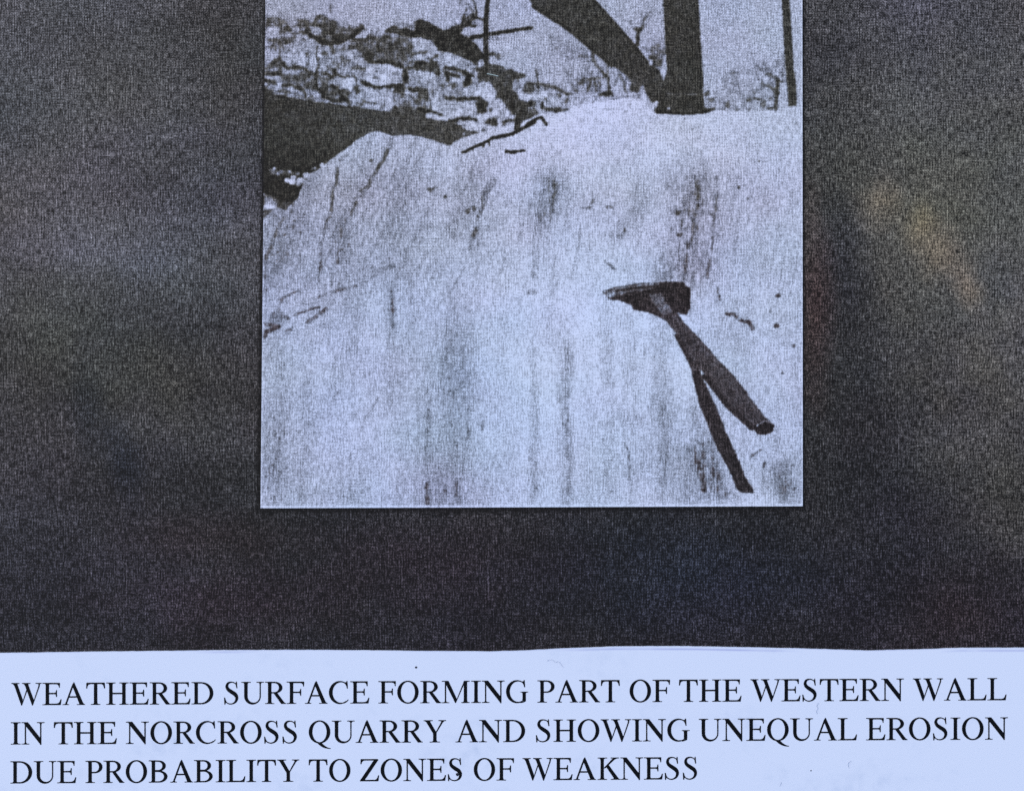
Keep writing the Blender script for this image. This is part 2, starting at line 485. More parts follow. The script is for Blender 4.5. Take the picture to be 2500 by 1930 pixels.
# --- sky
ids['sky'] = 0
T += 0.03 * fbm(PX, PY, 120, seed=200) - 0.03 * np.clip((1250 - PX) / 600, 0, 1) + 0.025 * np.clip((PX - 1700) / 250, 0, 1)
poly('E', [(300, 260), (800, 330), (900, 600), (600, 640), (330, 520)], 0, add=-.07, J=5)
poly('F', [(900, 800), (1100, 780), (1300, 650), (1500, 700), (1640, 900), (1620, 1390), (560, 1400), (540, 1150), (700, 1000)], .73, tex=.42, J=7)
poly('A', [(40, 250), (300, 200), (560, 260), (800, 200), (1040, 240), (1300, 330), (1600, 430), (1600, 520), (40, 520)], 0, add=-.06, J=6)
stroke('A', [(1080, 80), (1070, 190)], 34, .42)
stroke('A', [(480, 170), (700, 200)], 30, .62, tex=.3, J=4)

# --- quarry wall behind
poly('P', [(630, 62), (760, 52), (880, 68), (962, 76), (1040, 95), (1180, 150), (1250, 180), (1300, 205), (1330, 215), (1400, 232),
           (1392, 270), (1330, 275), (1240, 330), (1120, 350), (1000, 300), (630, 240)], .72, tex=.30, tex2=.35, J=3, name='quarry_wall')
st = fbm(PX, PY, 46, 15, seed=300, octv=3)
wm = (OWN == ids['quarry_wall'])
T = np.where(wm & (st < -0.13), T - 0.26, T)
BREAK = 0.4
T = np.where(wm & (st > 0.16), T + 0.06, T)
Q = 'quarry_wall'
poly('A', [(60, 280), (130, 255), (250, 270), (410, 340), (390, 395), (290, 410), (100, 440), (60, 420)], .46, tex=.4, J=2.5, name=Q)
ell('A', (390, 455), 62, 45, .34, tex=.4)
stroke('A', [(100, 620), (240, 620), (330, 645)], 45, .32, tex=.3)
stroke('A', [(330, 630), (400, 665), (490, 590)], 70, .34, tex=.3)
ell('A', (400, 690), 40, 30, .32)
stroke('A', [(60, 730), (160, 750)], 18, .42)
poly('A', [(60, 480), (270, 440), (270, 590), (60, 600)], .80, tex=.12)
poly('A', [(310, 720), (840, 640), (860, 1000), (320, 1000)], .76, tex=.2, tex2=.2)
poly('A', [(50, 760), (270, 780), (270, 900), (50, 1040)], .77, tex=.2)
stroke('A', [(287, 430), (287, 1240)], 26, .40, tex=.3)
stroke('A', [(868, 690), (868, 1060)], 24, .32, 34, tex=.2)
stroke('A', [(868, 1100), (868, 1190)], 44, .20)
stroke('A', [(1090, 715), (1085, 770)], 22, .2)
stroke('A', [(1185, 700), (1185, 1050)], 20, .52)
ell('A', (695, 860), 20, 24, .15)
ell('A', (975, 850), 50, 32, .32); ell('A', (1110, 830), 50, 42, .40, tex=.3); ell('A', (1280, 910), 50, 40, .44, tex=.3)
stroke('A', [(1270, 940), (1400, 955)], 30, .40)
poly('A', [(90, 1010), (180, 930), (295, 910), (295, 1040), (200, 1020), (120, 1090)], .36, tex=.3)
poly('A', [(90, 1060), (280, 1040), (280, 1120), (60, 1130)], .55, tex=.3)
stroke('A', [(60, 1150), (290, 1150)], 62, .27, tex=.25)
poly('A', [(300, 1140), (860, 1190), (860, 1430), (600, 1395), (300, 1370)], .45, tex=.35, tex2=.2)
stroke('A', [(310, 1010), (400, 1070), (600, 1050), (700, 1125), (800, 1170), (890, 1190)], 46, .22, tex=.2)
stroke('A', [(480, 1120), (540, 1165)], 40, .72)
stroke('A', [(320, 1350), (450, 1335), (560, 1365), (640, 1440), (680, 1500)], 42, .20)
poly('A', [(880, 1210), (1180, 1240), (1215, 1430), (900, 1400)], .46, tex=.4)
stroke('A', [(850, 1240), (850, 1400)], 48, .16)
stroke('A', [(1000, 1160), (1080, 1205), (1130, 1190)], 40, .2); ell('A', (1120, 1130), 26, 52, .13)
stroke('A', [(1170, 1180), (1300, 1215)], 32, .22); stroke('A', [(1330, 1200), (1460, 1230)], 40, .4)
stroke('A', [(70, 1265), (200, 1315)], 55, .24)
stroke('A', [(60, 1240), (240, 1230)], 26, .74)
poly('A', [(860, 1400), (1000, 1400), (1250, 1480), (1390, 1430), (1410, 1600), (1200, 1590), (1060, 1550), (950, 1480)], .33, tex=.45)
stroke('A', [(900, 1420), (1010, 1530), (1120, 1580), (1400, 1570)], 48, .13)
stroke('A', [(1070, 1340), (1180, 1370), (1220, 1450)], 44, .15)
poly('A', [(1050, 1260), (1130, 1250), (1150, 1190), (1190, 1230), (1180, 1330), (1060, 1310)], .78)
poly('A', [(1360, 640), (1620, 570), (1980, 565), (2184, 600), (2184, 1010), (1640, 960), (1600, 880), (1400, 760)], .41, tex=.4, tex2=.15)
poly('B', [(0, 560), (300, 600), (320, 830), (300, 1010), (0, 1020)], .46, tex=.4)
stroke('A', [(1430, 625), (1620, 620), (1760, 600)], 44, .26); ell('A', (1950, 590), 70, 40, .3, tex=.3)
poly('A', [(1900, 500), (2184, 560), (2184, 600), (1990, 590)], .78)
ell('A', (1680, 905), 68, 62, .2, tex=.2)
stroke('A', [(1640, 950), (1720, 980), (1900, 980), (2050, 1005), (2184, 1050)], 52, .13)
poly('A', [(1640, 1035), (1700, 1010), (2000, 1018), (2090, 1075), (2100, 1250), (2050, 1325), (1760, 1350), (1650, 1280)], .90, tex=.06)
ell('A', (1770, 1225), 50, 24, .38); stroke('A', [(2070, 1150), (2095, 1250)], 34, .27)
poly('A', [(2110, 1060), (2184, 1150), (2184, 1310), (2110, 1310)], .84)
stroke('A', [(1570, 1300), (1680, 1330), (1780, 1372), (1950, 1370), (2050, 1335), (2184, 1335)], 52, .14)
ell('A', (1340, 1330), 130, 108, .92); ell('A', (1300, 1420), 60, 30, .35, tex=.3)
poly('A', [(1340, 1500), (1400, 1480), (1560, 1480), (1560, 1640), (1390, 1610)], .76, tex=.15)
poly('A', [(1510, 1420), (1560, 1370), (1640, 1350), (1780, 1400), (1950, 1390), (2030, 1470), (2030, 1660), (1880, 1610), (1700, 1600), (1540, 1590)], .82, tex=.14)
stroke('A', [(1590, 1570), (1660, 1610), (1800, 1600)], 32, .34); ell('A', (1490, 1440), 40, 60, .3)
poly('A', [(2040, 1400), (2184, 1400), (2184, 1670), (2050, 1670)], .42, tex=.4)

# right half of the wall
poly('B', [(630, 690), (690, 800), (800, 840), (980, 830), (1100, 910), (1260, 1000), (1290, 1150), (1310, 1230), (1180, 1180), (1090, 1120), (950, 1060),
           (820, 1040), (740, 1080), (690, 1020), (690, 860), (540, 860), (400, 790), (310, 800), (320, 640), (450, 620), (560, 630)], .80, tex=.22, name=Q)
poly('B', [(0, 1000), (130, 1050), (300, 1050), (350, 970), (440, 950), (560, 985), (590, 880), (690, 850), (695, 1000), (720, 1100), (745, 1170), (700, 1215),
           (640, 1150), (500, 1130), (300, 1085), (120, 1090), (0, 1040)], .22, tex=.28)
ell('B', (645, 930), 34, 30, .85); ell('B', (430, 900), 80, 50, .80, tex=.2)
stroke('B', [(320, 845), (420, 815), (500, 810)], 42, .27)
stroke('B', [(820, 1050), (950, 1092), (1090, 1130)], 58, .13); stroke('B', [(830, 1160), (850, 1260)], 56, .17)
stroke('B', [(880, 1150), (1000, 1215)], 46, .16); stroke('B', [(1110, 1150), (1250, 1205)], 50, .16)
stroke('B', [(1190, 1210), (1150, 1330)], 92, .13); stroke('B', [(1050, 1310), (1130, 1360)], 40, .22)
poly('B', [(140, 1090), (240, 1100), (230, 1290), (160, 1300)], .16)
poly('B', [(0, 1060), (80, 1060), (140, 1180), (140, 1300), (40, 1320), (0, 1300)], .76, tex=.2)
poly('B', [(240, 1110), (450, 1150), (600, 1160), (685, 1210), (685, 1300), (560, 1310), (250, 1300)], .72, tex=.2)
poly('B', [(470, 1190), (560, 1165), (660, 1190), (675, 1260), (480, 1260)], .84)
poly('B', [(0, 1330), (140, 1330), (150, 1500), (0, 1440)], .22, tex=.2)
poly('B', [(160, 1310), (680, 1310), (1100, 1300), (1110, 1500), (600, 1560), (160, 1560)], .68, tex=.35)
stroke('B', [(240, 1405), (365, 1412)], 72, .2); stroke('B', [(430, 1395), (520, 1390)], 40, .35)
poly('B', [(380, 1420), (560, 1430), (570, 1600), (400, 1560)], .40, tex=.4)
stroke('B', [(142, 1400), (142, 1670)], 40, .27); stroke('B', [(420, 1540), (575, 1570)], 58, .2)
ell('B', (270, 1490), 70, 50, .86); stroke('B', [(160, 1560), (250, 1570)], 30, .2)
ell('B', (960, 1350), 35, 60, .35, tex=.3); ell('B', (1010, 1460), 60, 35, .5)
ell('B', (850, 1350), 25, 30, .35)
poly('B', [(1120, 1400), (1200, 1330), (1330, 1300), (1440, 1300), (1510, 1300), (1560, 1390), (1610, 1420), (1610, 1560), (1720, 1570), (1790, 1690),
           (1500, 1680), (1490, 1590), (1380, 1530), (1230, 1510), (1120, 1480)], .88, tex=.1)
ell('B', (1315, 1400), 26, 48, .42)
poly('D', [(0, 380), (580, 380), (600, 600), (0, 560)], .55, tex=.5)
poly('D', [(0, 520), (500, 520), (540, 620), (480, 680), (0, 640)], .27, tex=.3)
poly('D', [(600, 400), (1280, 430), (1330, 650), (1050, 670), (700, 650), (600, 560)], .74, tex=.26)
poly('D', [(590, 370), (690, 370), (655, 590), (600, 570)], .88)
poly('D', [(1060, 470), (1240, 460), (1320, 540), (1320, 700), (1150, 640)], .84, tex=.12)
poly('D', [(1480, 600), (1500, 440), (1720, 420), (1770, 550), (1900, 680), (1925, 740), (1890, 870), (1700, 880), (1300, 760), (1330, 620)], .85, tex=.14)
stroke('D', [(820, 385), (900, 395), (1030, 412), (1150, 400), (1240, 390), (1360, 395), (1470, 460)], 42, .16)
poly('D', [(1290, 440), (1370, 400), (1495, 460), (1470, 605), (1335, 625), (1330, 540)], .14, tex=.1)
ell('D', (1310, 435), 28, 24, .75); ell('D', (1540, 590), 30, 24, .3)
stroke('D', [(540, 590), (700, 630), (760, 655)], 42, .15)
poly('D', [(480, 645), (560, 615), (700, 670), (900, 690), (1060, 665), (1060, 705), (900, 715), (760, 735), (650, 715), (490, 680)], .92)
stroke('D', [(860, 735), (1010, 712), (1200, 695), (1300, 740)], 42, .15)
poly('D', [(950, 745), (1200, 730), (1300, 780), (1660, 860), (1520, 885), (1380, 905), (1200, 865), (1090, 855), (1060, 795)], .88, tex=.08)
poly('D', [(1500, 690), (1620, 710), (1660, 770), (1640, 815), (1540, 785), (1400, 775)], .22, tex=.2)
stroke('D', [(1735, 765), (1820, 742), (1915, 748)], 36, .15); stroke('D', [(1740, 770), (1740, 850)], 32, .32)
stroke('D', [(1400, 902), (1530, 882)], 34, .3)

# mound of rubble to the right of the wall
poly('E', [(0, 1000), (165, 1000), (165, 1170), (0, 1170)], .40, tex=.4, name=Q)
poly('E', [(170, 1000), (380, 1010), (430, 1070), (240, 1085)], .54, tex=.3)
poly('E', [(0, 1170), (170, 1170), (220, 1080), (400, 1110), (640, 1170), (640, 1380), (400, 1430), (200, 1360), (0, 1500)], .80, tex=.2, name=Q)
stroke('E', [(0, 1000), (170, 1005), (300, 1020), (450, 1085), (560, 1150), (640, 1160)], 42, .28, tex=.2)
poly('E', [(640, 1170), (880, 1120), (1020, 1180), (1280, 1190), (1640, 1150), (1800, 1180), (1840, 1290), (640, 1330)], .80, tex=.12, name=Q)
poly('E', [(0, 1290), (60, 1235), (115, 1290), (115, 1390), (145, 1460), (0, 1510)], .32, tex=.3)
ell('E', (30, 1360), 40, 40, .88)
stroke('E', [(200, 1290), (222, 1355)], 44, .17); stroke('E', [(260, 1360), (400, 1395), (500, 1400), (610, 1380)], 46, .28, tex=.25)
ell('E', (440, 1390), 55, 45, .26, tex=.2); ell('E', (570, 1250), 24, 55, .27); ell('E', (460, 1170), 30, 30, .35)
ell('D', (2000, 310), 45, 60, .88); ell('D', (2100, 240), 60, 70, .34, tex=.3); ell('D', (2120, 400), 60, 65, .88)
ell('D', (2150, 470), 40, 30, .2); ell('D', (2150, 545), 45, 45, .88)

BREAK = 0.0
# --- rock slab in front
ROCK = (cv('R1', [(90, 1600), (310, 1580), (380, 1520), (420, 1430), (560, 1285), (700, 1170), (850, 1050), (940, 1005), (1000, 995), (1060, 1020), (1150, 1042),
                  (1300, 1037), (1420, 1060), (1560, 1112), (1640, 1055), (1750, 1012), (1870, 985), (2050, 940)])
        + cv('E', [(0, 1510), (150, 1450), (400, 1435), (600, 1395), (640, 1325), (850, 1290), (1270, 1225), (1500, 1205), (1800, 1270), (1870, 1410), (2000, 1440)])
        + cv('F', [(200, 1452), (400, 1445), (570, 1420), (750, 1398), (1050, 1402), (1600, 1392), (1760, 1345), (2050, 1340)])
        + [(1975, 1260), (620, 1260)])
poly('P', ROCK, .855, tex=.05, j=1.4, name='rock_slab')
rm = (OWN == ids['rock_slab'])
GX = [630, 800, 950, 1100, 1250, 1400, 1550, 1700, 1850, 1960]
GV_SHIFT = 0
GY = [260, 400, 480, 560, 650, 750, 850, 950, 1050, 1150, 1240]
GV = [[-.02, -.02, .00, .00, .02, .05, .04, .02, .01, .01],
      [-.05, -.03, -.01, .00, .01, .03, .03, .02, .01, .00],
      [-.06, -.05, -.04, -.02, .00, .00, .01, .00, .00, -.01],
      [-.06, -.06, -.04, -.02, .00, .02, .02, .00, .00, -.01],
      [-.06, -.06, -.03, .00, .03, .04, .04, .02, .01, .00],
      [-.04, -.03, .00, .02, .05, .06, .05, .04, .01, .00],
      [-.04, -.01, .01, -.01, .06, .06, .05, .04, .01, .01],
      [-.04, .00, .00, -.02, .05, .05, .04, .03, .01, .01],
      [-.07, .00, .02, -.03, .05, .04, .02, .01, .00, .01],
      [-.08, -.01, .00, -.04, .03, .02, .01, -.02, -.01, -.04],
      [-.06, -.02, -.02, -.06, .02, .02, .01, -.02, .01, -.04]]
g = interp_grid(PX, PY, GX, GY, GV)
col_s = fbm(PX + 0.12 * (PY - 700), PY, 55, 420, seed=410, octv=3)
dg1 = vnoise(PX + 0.45 * PY, PY, 8, 110, seed=430); dg2 = vnoise(PX + 0.16 * PY, PY, 6, 80, seed=431); dg3 = vnoise(PX + 0.03 * PY, PY, 14, 260, seed=432)
wl = np.clip((1250 - PX) / 200, 0, 1) * np.clip((820 - PY) / 150, 0, 1); wr = np.clip((PX - 1150) / 200, 0, 1) * np.clip((850 - PY) / 200, 0, 1) * np.clip((PY - 380) / 80, 0, 1)
T = np.where(rm, T - 0.22 * wl * np.clip(dg1 - .5, 0, 1) - 0.19 * wr * np.clip(dg2 - .5, 0, 1) - 0.13 * np.clip(dg3 - .5, 0, 1) * np.clip((PY - 650) / 200, 0, 1), T)
T = np.where(rm, T + 1.6 * g - 0.02 * wl - 0.005 + 0.09 * fbm(PX, PY, 70, 90, seed=400, octv=4) + 0.09 * col_s * np.clip((PY - 560) / 250, 0, 1), T)
sp = vnoise(PX, PY, 4.5, 7, seed=420)
T = np.where(rm, T - 0.9 * np.clip(sp - 0.80, 0, .2) * (0.45 + 2.0 * np.clip(-g, 0, .1) / .08), T)
T = np.where(rm, T - 0.10 * np.clip(VST - 0.62, 0, 1) * np.clip((PY - 500) / 200, 0, 1), T)
# rock slab joints and streaks
BREAK = 0.85
stroke('R1', [(1095, 1110), (1050, 1220)], 26, .36); stroke('R1', [(1050, 1215), (985, 1320)], 24, .34); stroke('R1', [(985, 1320), (930, 1420), (880, 1500)], 26, .50, tex=.4, J=2)
stroke('R1', [(1110, 1040), (1095, 1120)], 30, .62); stroke('R1', [(700, 1290), (690, 1400)], 22, .42)
stroke('R1', [(730, 1215), (770, 1180)], 26, .58); ell('R1', (955, 1222), 16, 12, .3); stroke('R1', [(960, 1225), (962, 1250)], 12, .5)
stroke('R1', [(1230, 1260), (1220, 1500)], 22, .66, tex=.5, J=2); stroke('R1', [(1130, 1300), (1125, 1350)], 14, .5)
stroke('R3', [(985, 0), (940, 110), (880, 140)], 26, .46, tex=.4, J=2); stroke('R3', [(845, 235), (800, 330)], 24, .48, tex=.4, J=2)
stroke('R3', [(700, 0), (690, 90), (660, 130), (655, 290), (620, 380), (590, 480)], 22, .40, tex=.3)
stroke('R3', [(590, 470), (570, 600), (572, 700), (555, 800)], 22, .50, tex=.4, J=1)
stroke('R3', [(295, 330), (230, 470), (200, 560), (150, 650), (140, 800)], 26, .54, tex=.4, J=2)
stroke('R3', [(700, 590), (695, 690)], 24, .54, tex=.4); smudge('R3', [(770, 450), (740, 640)], 180, -.16)
stroke('R3', [(1890, 60), (1830, 150), (1815, 220)], 50, .60, tex=.4, J=2); stroke('R3', [(1820, 210), (1800, 280), (1765, 360)], 30, .55, tex=.4, J=2)
stroke('R3', [(1755, 430), (1740, 490)], 40, .48, tex=.3); stroke('R3', [(1725, 500), (1700, 590)], 26, .6, tex=.3)
stroke('R3', [(1690, 300), (1735, 275)], 34, .5, tex=.3); stroke('R3', [(1390, 130), (1420, 145), (1450, 110)], 24, .4); ell('R3', (1522, 190), 16, 16, .34)
stroke('R3', [(1120, 715), (1040, 745), (980, 765)], 34, .56, tex=.4, J=2); stroke('R3', [(980, 785), (890, 845)], 24, .56, tex=.4)
stroke('R3', [(835, 868), (740, 892), (640, 915)], 20, .46, tex=.4); stroke('R3', [(610, 930), (560, 952)], 22, .44, tex=.3)
stroke('R3', [(645, 730), (650, 830)], 16, .58); stroke('R3', [(620, 740), (632, 900)], 12, .93)
stroke('R3', [(400, 905), (310, 940), (270, 980)], 20, .48, tex=.3); stroke('R3', [(560, 1030), (500, 1042), (440, 1066), (370, 1086)], 15, .36)
stroke('R3', [(612, 1040), (530, 1105), (470, 1145)], 26, .45, tex=.4); stroke('R3', [(540, 1000), (420, 1000)], 12, .6)
poly('R3', [(190, 1070), (260, 1030), (270, 1070), (350, 1110), (300, 1140), (170, 1155)], .52, tex=.5, J=2)
stroke('R3', [(150, 1160), (260, 1172)], 24, .40, tex=.3); stroke('R3', [(355, 1190), (315, 1212)], 24, .42); stroke('R3', [(140, 1255), (160, 1210), (250, 1182)], 30, .28)
stroke('R3', [(200, 1360), (160, 1430)], 18, .6); stroke('R3', [(330, 1215), (250, 1270), (190, 1360)], 16, .66)
stroke('R3', [(1115, 900), (1120, 1060)], 22, .6, tex=.4, J=1); smudge('R3', [(1115, 1060), (1115, 1320)], 60, -.14)
smudge('R3', [(1600, 1050), (1620, 1685)], 300, -.06); smudge('R3', [(1440, 1100), (1440, 1250)], 40, -.1)
smudge('R5', [(1640, 60), (1640, 560)], 400, -.055); smudge('R5', [(1390, 600), (1380, 1250)], 120, -.10); smudge('R5', [(1650, 750), (1560, 1250)], 330, -.10)
smudge('R5', [(1385, 1130), (1385, 1270)], 60, -.22); smudge('R5', [(1690, 560), (1695, 780)], 40, -.18); smudge('R5', [(1620, 1130), (1620, 1230)], 100, -.14)
stroke('R5', [(1800, 650), (1803, 715)], 16, .5); stroke('R5', [(880, 720), (900, 640), (1010, 470)], 12, .66)
smudge('R5', [(200, 480), (200, 1060)], 220, -.06); smudge('R5', [(400, 1200), (800, 1230)], 120, -.07); smudge('R5', [(680, 120), (680, 580)], 24, -.16)
smudge('R5', [(800, 900), (800, 1240)], 24, -.15); smudge('R5', [(820, 350), (820, 640)], 30, -.12); smudge('R5', [(1310, 400), (1310, 1000)], 40, -.07)
smudge('R4', [(280, 100), (220, 330)], 190, -.20); smudge('R4', [(1350, 90), (1290, 740)], 470, -.20); smudge('R4', [(250, 60), (180, 360)], 330, -.07); smudge('D', [(1500, 1400), (1000, 2300)], 500, -.05); smudge('R4', [(1000, 200), (720, 480)], 120, -.07)
smudge('R4', [(1340, 130), (1330, 420)], 260, -.06)
stroke('R4', [(1490, 40), (1483, 300)], 16, .52, tex=.3, J=1); stroke('R4', [(1475, 250), (1450, 590)], 16, .48, tex=.3, J=1); stroke('R4', [(1430, 650), (1415, 780)], 24, .52, tex=.4, J=1)
stroke('R4', [(1265, 600), (1245, 790)], 16, .5, tex=.3); stroke('R4', [(1180, 305), (1290, 285), (1460, 310)], 26, .55, tex=.5, J=2); ell('R4', (1197, 300), 18, 24, .28); ell('R4', (1212, 465), 26, 18, .42)
stroke('R4', [(500, 270), (545, 265), (572, 205)], 16, .5); ell('R4', (690, 262), 28, 16, .48, tex=.3); ell('R4', (805, 430), 12, 20, .42); ell('R4', (770, 480), 24, 24, .62)
stroke('R4', [(660, 660), (740, 725)], 16, .52, tex=.3); stroke('R4', [(130, 640), (125, 780)], 16, .6); ell('R4', (120, 890), 40, 20, .62, tex=.3)
stroke('R4', [(1560, 1050), (1620, 1055), (1665, 1098), (1730, 1112), (1750, 1160)], 24, .36, tex=.4, J=1); ell('R4', (1665, 1097), 20, 14, .25); ell('R4', (1725, 1113), 20, 16, .22)
ell('R4', (1940, 915), 22, 16, .3); ell('R4', (1930, 1137), 24, 16, .28); ell('R4', (1885, 1030), 14, 14, .55); stroke('R4', [(1490, 860), (1508, 945)], 16, .45, tex=.3)
ell('R4', (1650, 115), 10, 16, .42); ell('R4', (1718, 198), 12, 10, .5); ell('R4', (455, 1328), 9, 9, .3); smudge('R4', [(1290, 1000), (1300, 1060)], 90, -.2)
smudge('R6', [(370, 80), (380, 640)], 90, -.14); smudge('R6', [(380, 640), (385, 1150)], 80, -.14); smudge('R6', [(150, 380), (160, 760)], 70, -.10); smudge('R6', [(140, 850), (130, 1150)], 90, -.09)
stroke('R6', [(800, 790), (835, 860), (838, 1060)], 14, .55, tex=.3); smudge('R6', [(845, 1060), (848, 1240)], 24, -.15); smudge('R6', [(1100, 800), (1110, 1060)], 130, -.11)
smudge('R6', [(700, 0), (705, 380)], 60, -.10); smudge('R6', [(885, 0), (880, 90)], 20, -.25); smudge('R6', [(945, 60), (950, 180)], 20, -.2)
smudge('R6', [(1050, 480), (1060, 600)], 160, -.09); smudge('R6', [(780, 600), (900, 620)], 160, -.08); smudge('R6', [(1300, 560), (1400, 760)], 130, -.13)
smudge('R6', [(1400, 860), (1480, 1120)], 240, -.34); smudge('R6', [(1350, 940), (1400, 1140)], 60, -.25); smudge('R6', [(1560, 1180), (1620, 1190)], 80, -.2)
smudge('R6', [(1960, 1010), (2010, 1120)], 260, -.24); smudge('R6', [(1840, 930), (1840, 1180)], 40, -.18); stroke('R6', [(1740, 890), (1770, 870), (1810, 845)], 18, .45, tex=.3)
stroke('R6', [(1838, 940), (1838, 970)], 14, .3); ell('R6', (1385, 1125), 16, 30, .25); ell('R6', (1975, 272), 10, 12, .3); ell('R6', (2055, 70), 16, 14, .4, tex=.3); ell('R6', (455, 115), 9, 9, .3)
ell('F', (1900, 1585), 14, 14, .34); ell('F', (250, 1512), 18, 14, .56); ell('R2', (1800, 1192), 10, 10, .3)
stroke('E', [(660, 1312), (860, 1292), (1000, 1270)], 12, .58, tex=.4); stroke('E', [(1050, 1260), (1270, 1222), (1480, 1205)], 12, .52, tex=.4)
stroke('E', [(1110, 1382), (1400, 1372)], 10, .66); stroke('E', [(1300, 1198), (1520, 1172)], 10, .6); ell('E', (1440, 1410), 12, 12, .6); ell('E', (1520, 1340), 14, 50, .72)

BREAK = 0.0
rk = np.random.RandomState(21)
BREAK = 0.9
for k_ in range(120):
    if k_ < 75: x_, y_, sl_ = rk.uniform(665, 1260), rk.uniform(360, 690), rk.uniform(.25, .6)
    else: x_, y_, sl_ = rk.uniform(1230, 1930), rk.uniform(420, 720), rk.uniform(.02, .22)
    if y_ < 340 + max(0, 800 - x_) * .75 or (1440 < x_ < 1720 and y_ > 560): continue
    ln_ = rk.uniform(20, 85); b_ = rk.uniform(-4, 4)
    stroke('P', [(x_, y_), (x_ - sl_ * ln_ * .5 + b_, y_ + ln_ * .5), (x_ - sl_ * ln_, y_ + ln_)], rk.uniform(2.5, 5.5), rk.uniform(.60, .70), tex=.3, J=1.5, a=rk.uniform(.35, .8))
BREAK = 0.0
for xa_, ya_, xb_, yb_, w_, dv_ in [(1100, 760, 1085, 1230, 110, -.02), (1065, 900, 1050, 1235, 70, -.03), (1380, 780, 1385, 1235, 34, -.10), (1365, 800, 1360, 1100, 20, -.07),
                                    (1476, 760, 1480, 1200, 26, -.08), (1535, 780, 1560, 1150, 40, -.08), (1600, 820, 1625, 1200, 36, -.06), (950, 700, 955, 1000, 26, -.10), (1000, 640, 1010, 900, 26, -.08),
                                    (830, 850, 790, 1000, 40, -.07), (880, 760, 850, 900, 40, -.06), (1240, 900, 1235, 1200, 30, -.05), (1300, 860, 1300, 1230, 24, -.06), (1430, 820, 1440, 1230, 24, -.05),
                                    (1150, 420, 1110, 560, 60, -.09), (1180, 430, 1150, 620, 40, -.06), (1020, 400, 960, 560, 50, -.08), (900, 380, 830, 560, 50, -.08), (760, 420, 700, 620, 60, -.09), (700, 520, 650, 700, 50, -.09),
                                    (1715, 440, 1695, 660, 120, -.06), (1650, 450, 1635, 640, 90, -.05), (1560, 430, 1530, 560, 50, -.06), (1480, 430, 1460, 520, 50, -.06), (1360, 400, 1330, 560, 80, -.07),
                                    (1800, 440, 1790, 600, 50, -.05), (1870, 480, 1860, 640, 50, -.05), (1640, 1000, 1690, 1200, 60, -.10), (690, 900, 670, 1180, 60, -.03)]:
    smudge('P', [(xa_, ya_), ((xa_ + xb_) / 2 + 4, (ya_ + yb_) / 2), (xb_, yb_)], w_ * 1.5, dv_)
# --- water of the flooded quarry
WATER = (cv('C', [(-60, 190), (30, 190), (450, 252), (700, 300), (1180, 362), (1400, 396), (1700, 432), (2020, 472)])
         + cv('D', [(90, 545), (300, 570), (470, 605), (495, 680), (650, 718), (850, 748), (950, 772), (1060, 805), (1090, 862), (1200, 885), (1370, 925), (1230, 960),
                    (1110, 1000), (960, 1055), (905, 1125), (860, 1125), (700, 1070), (400, 980), (280, 962), (0, 972)])
         + cv('C', [(2050, 852), (1920, 800), (1800, 766), (1680, 802), (1500, 902), (1300, 1062), (1080, 1212), (985, 1292), (860, 1392), (700, 1440)])
         + cv('R1', [(420, 1440), (400, 1500), (350, 1550), (310, 1585), (200, 1570), (90, 1600)]))
poly('P', WATER, .265, tex=.14, tex2=.10, j=1.2, name='water')
wm = (OWN == ids['water'])
T = np.where(wm, T + 0.055 * np.clip((PX - 640) / 350, -1, 1) - 0.11 * np.clip((PY - 330) / 70, 0, 1), T)
poly('D', [(1110, 890), (1230, 890), (1240, 950), (1110, 980)], .42, tex=.2)
ell('D', (1105, 950), 16, 26, .72)
stroke('C', [(20, 190), (450, 255), (700, 303), (1180, 365), (1400, 400)], 26, .15)
stroke('C', [(1050, 690), (1260, 690)], 22, .16); stroke('C', [(900, 630), (1000, 640)], 40, .18)
W = 'water'
poly('C', [(110, 1370), (420, 1395), (560, 1440), (420, 1460), (130, 1450)], .42, tex=.5)
for c, rx, ry, v in [((190, 1358), 24, 28, .82), ((430, 1410), 26, 22, .85), ((250, 1440), 22, 32, .78), ((300, 1405), 24, 26, .7), ((390, 1545), 46, 34, .95),
                     ((470, 1560), 56, 44, .95), ((490, 1500), 50, 34, .82), ((690, 1468), 52, 50, .82), ((600, 1545), 66, 48, .78), ((570, 1600), 40, 40, .7),
                     ((825, 1358), 30, 22, .72), ((790, 1370), 30, 20, .5), ((560, 1440), 36, 22, .6), ((940, 1310), 40, 40, .85), ((500, 1580), 30, 26, .9)]:
    ell('C', c, rx, ry, v)
ell('C', (640, 1590), 20, 14, .25); ell('C', (690, 1520), 16, 16, .3)
poly('R1', [(140, 1490), (240, 1540), (310, 1590), (300, 1640), (140, 1660)], .62, tex=.3, name='rock_slab')
stroke('R1', [(130, 1480), (200, 1510), (240, 1535)], 26, .5, tex=.5); ell('R1', (180, 1575), 46, 16, .95); ell('R1', (160, 1615), 30, 14, .3); stroke('R1', [(130, 1655), (190, 1600)], 22, .4)
poly('R1', [(240, 1540), (340, 1540), (310, 1600), (240, 1580)], .34, tex=.3)

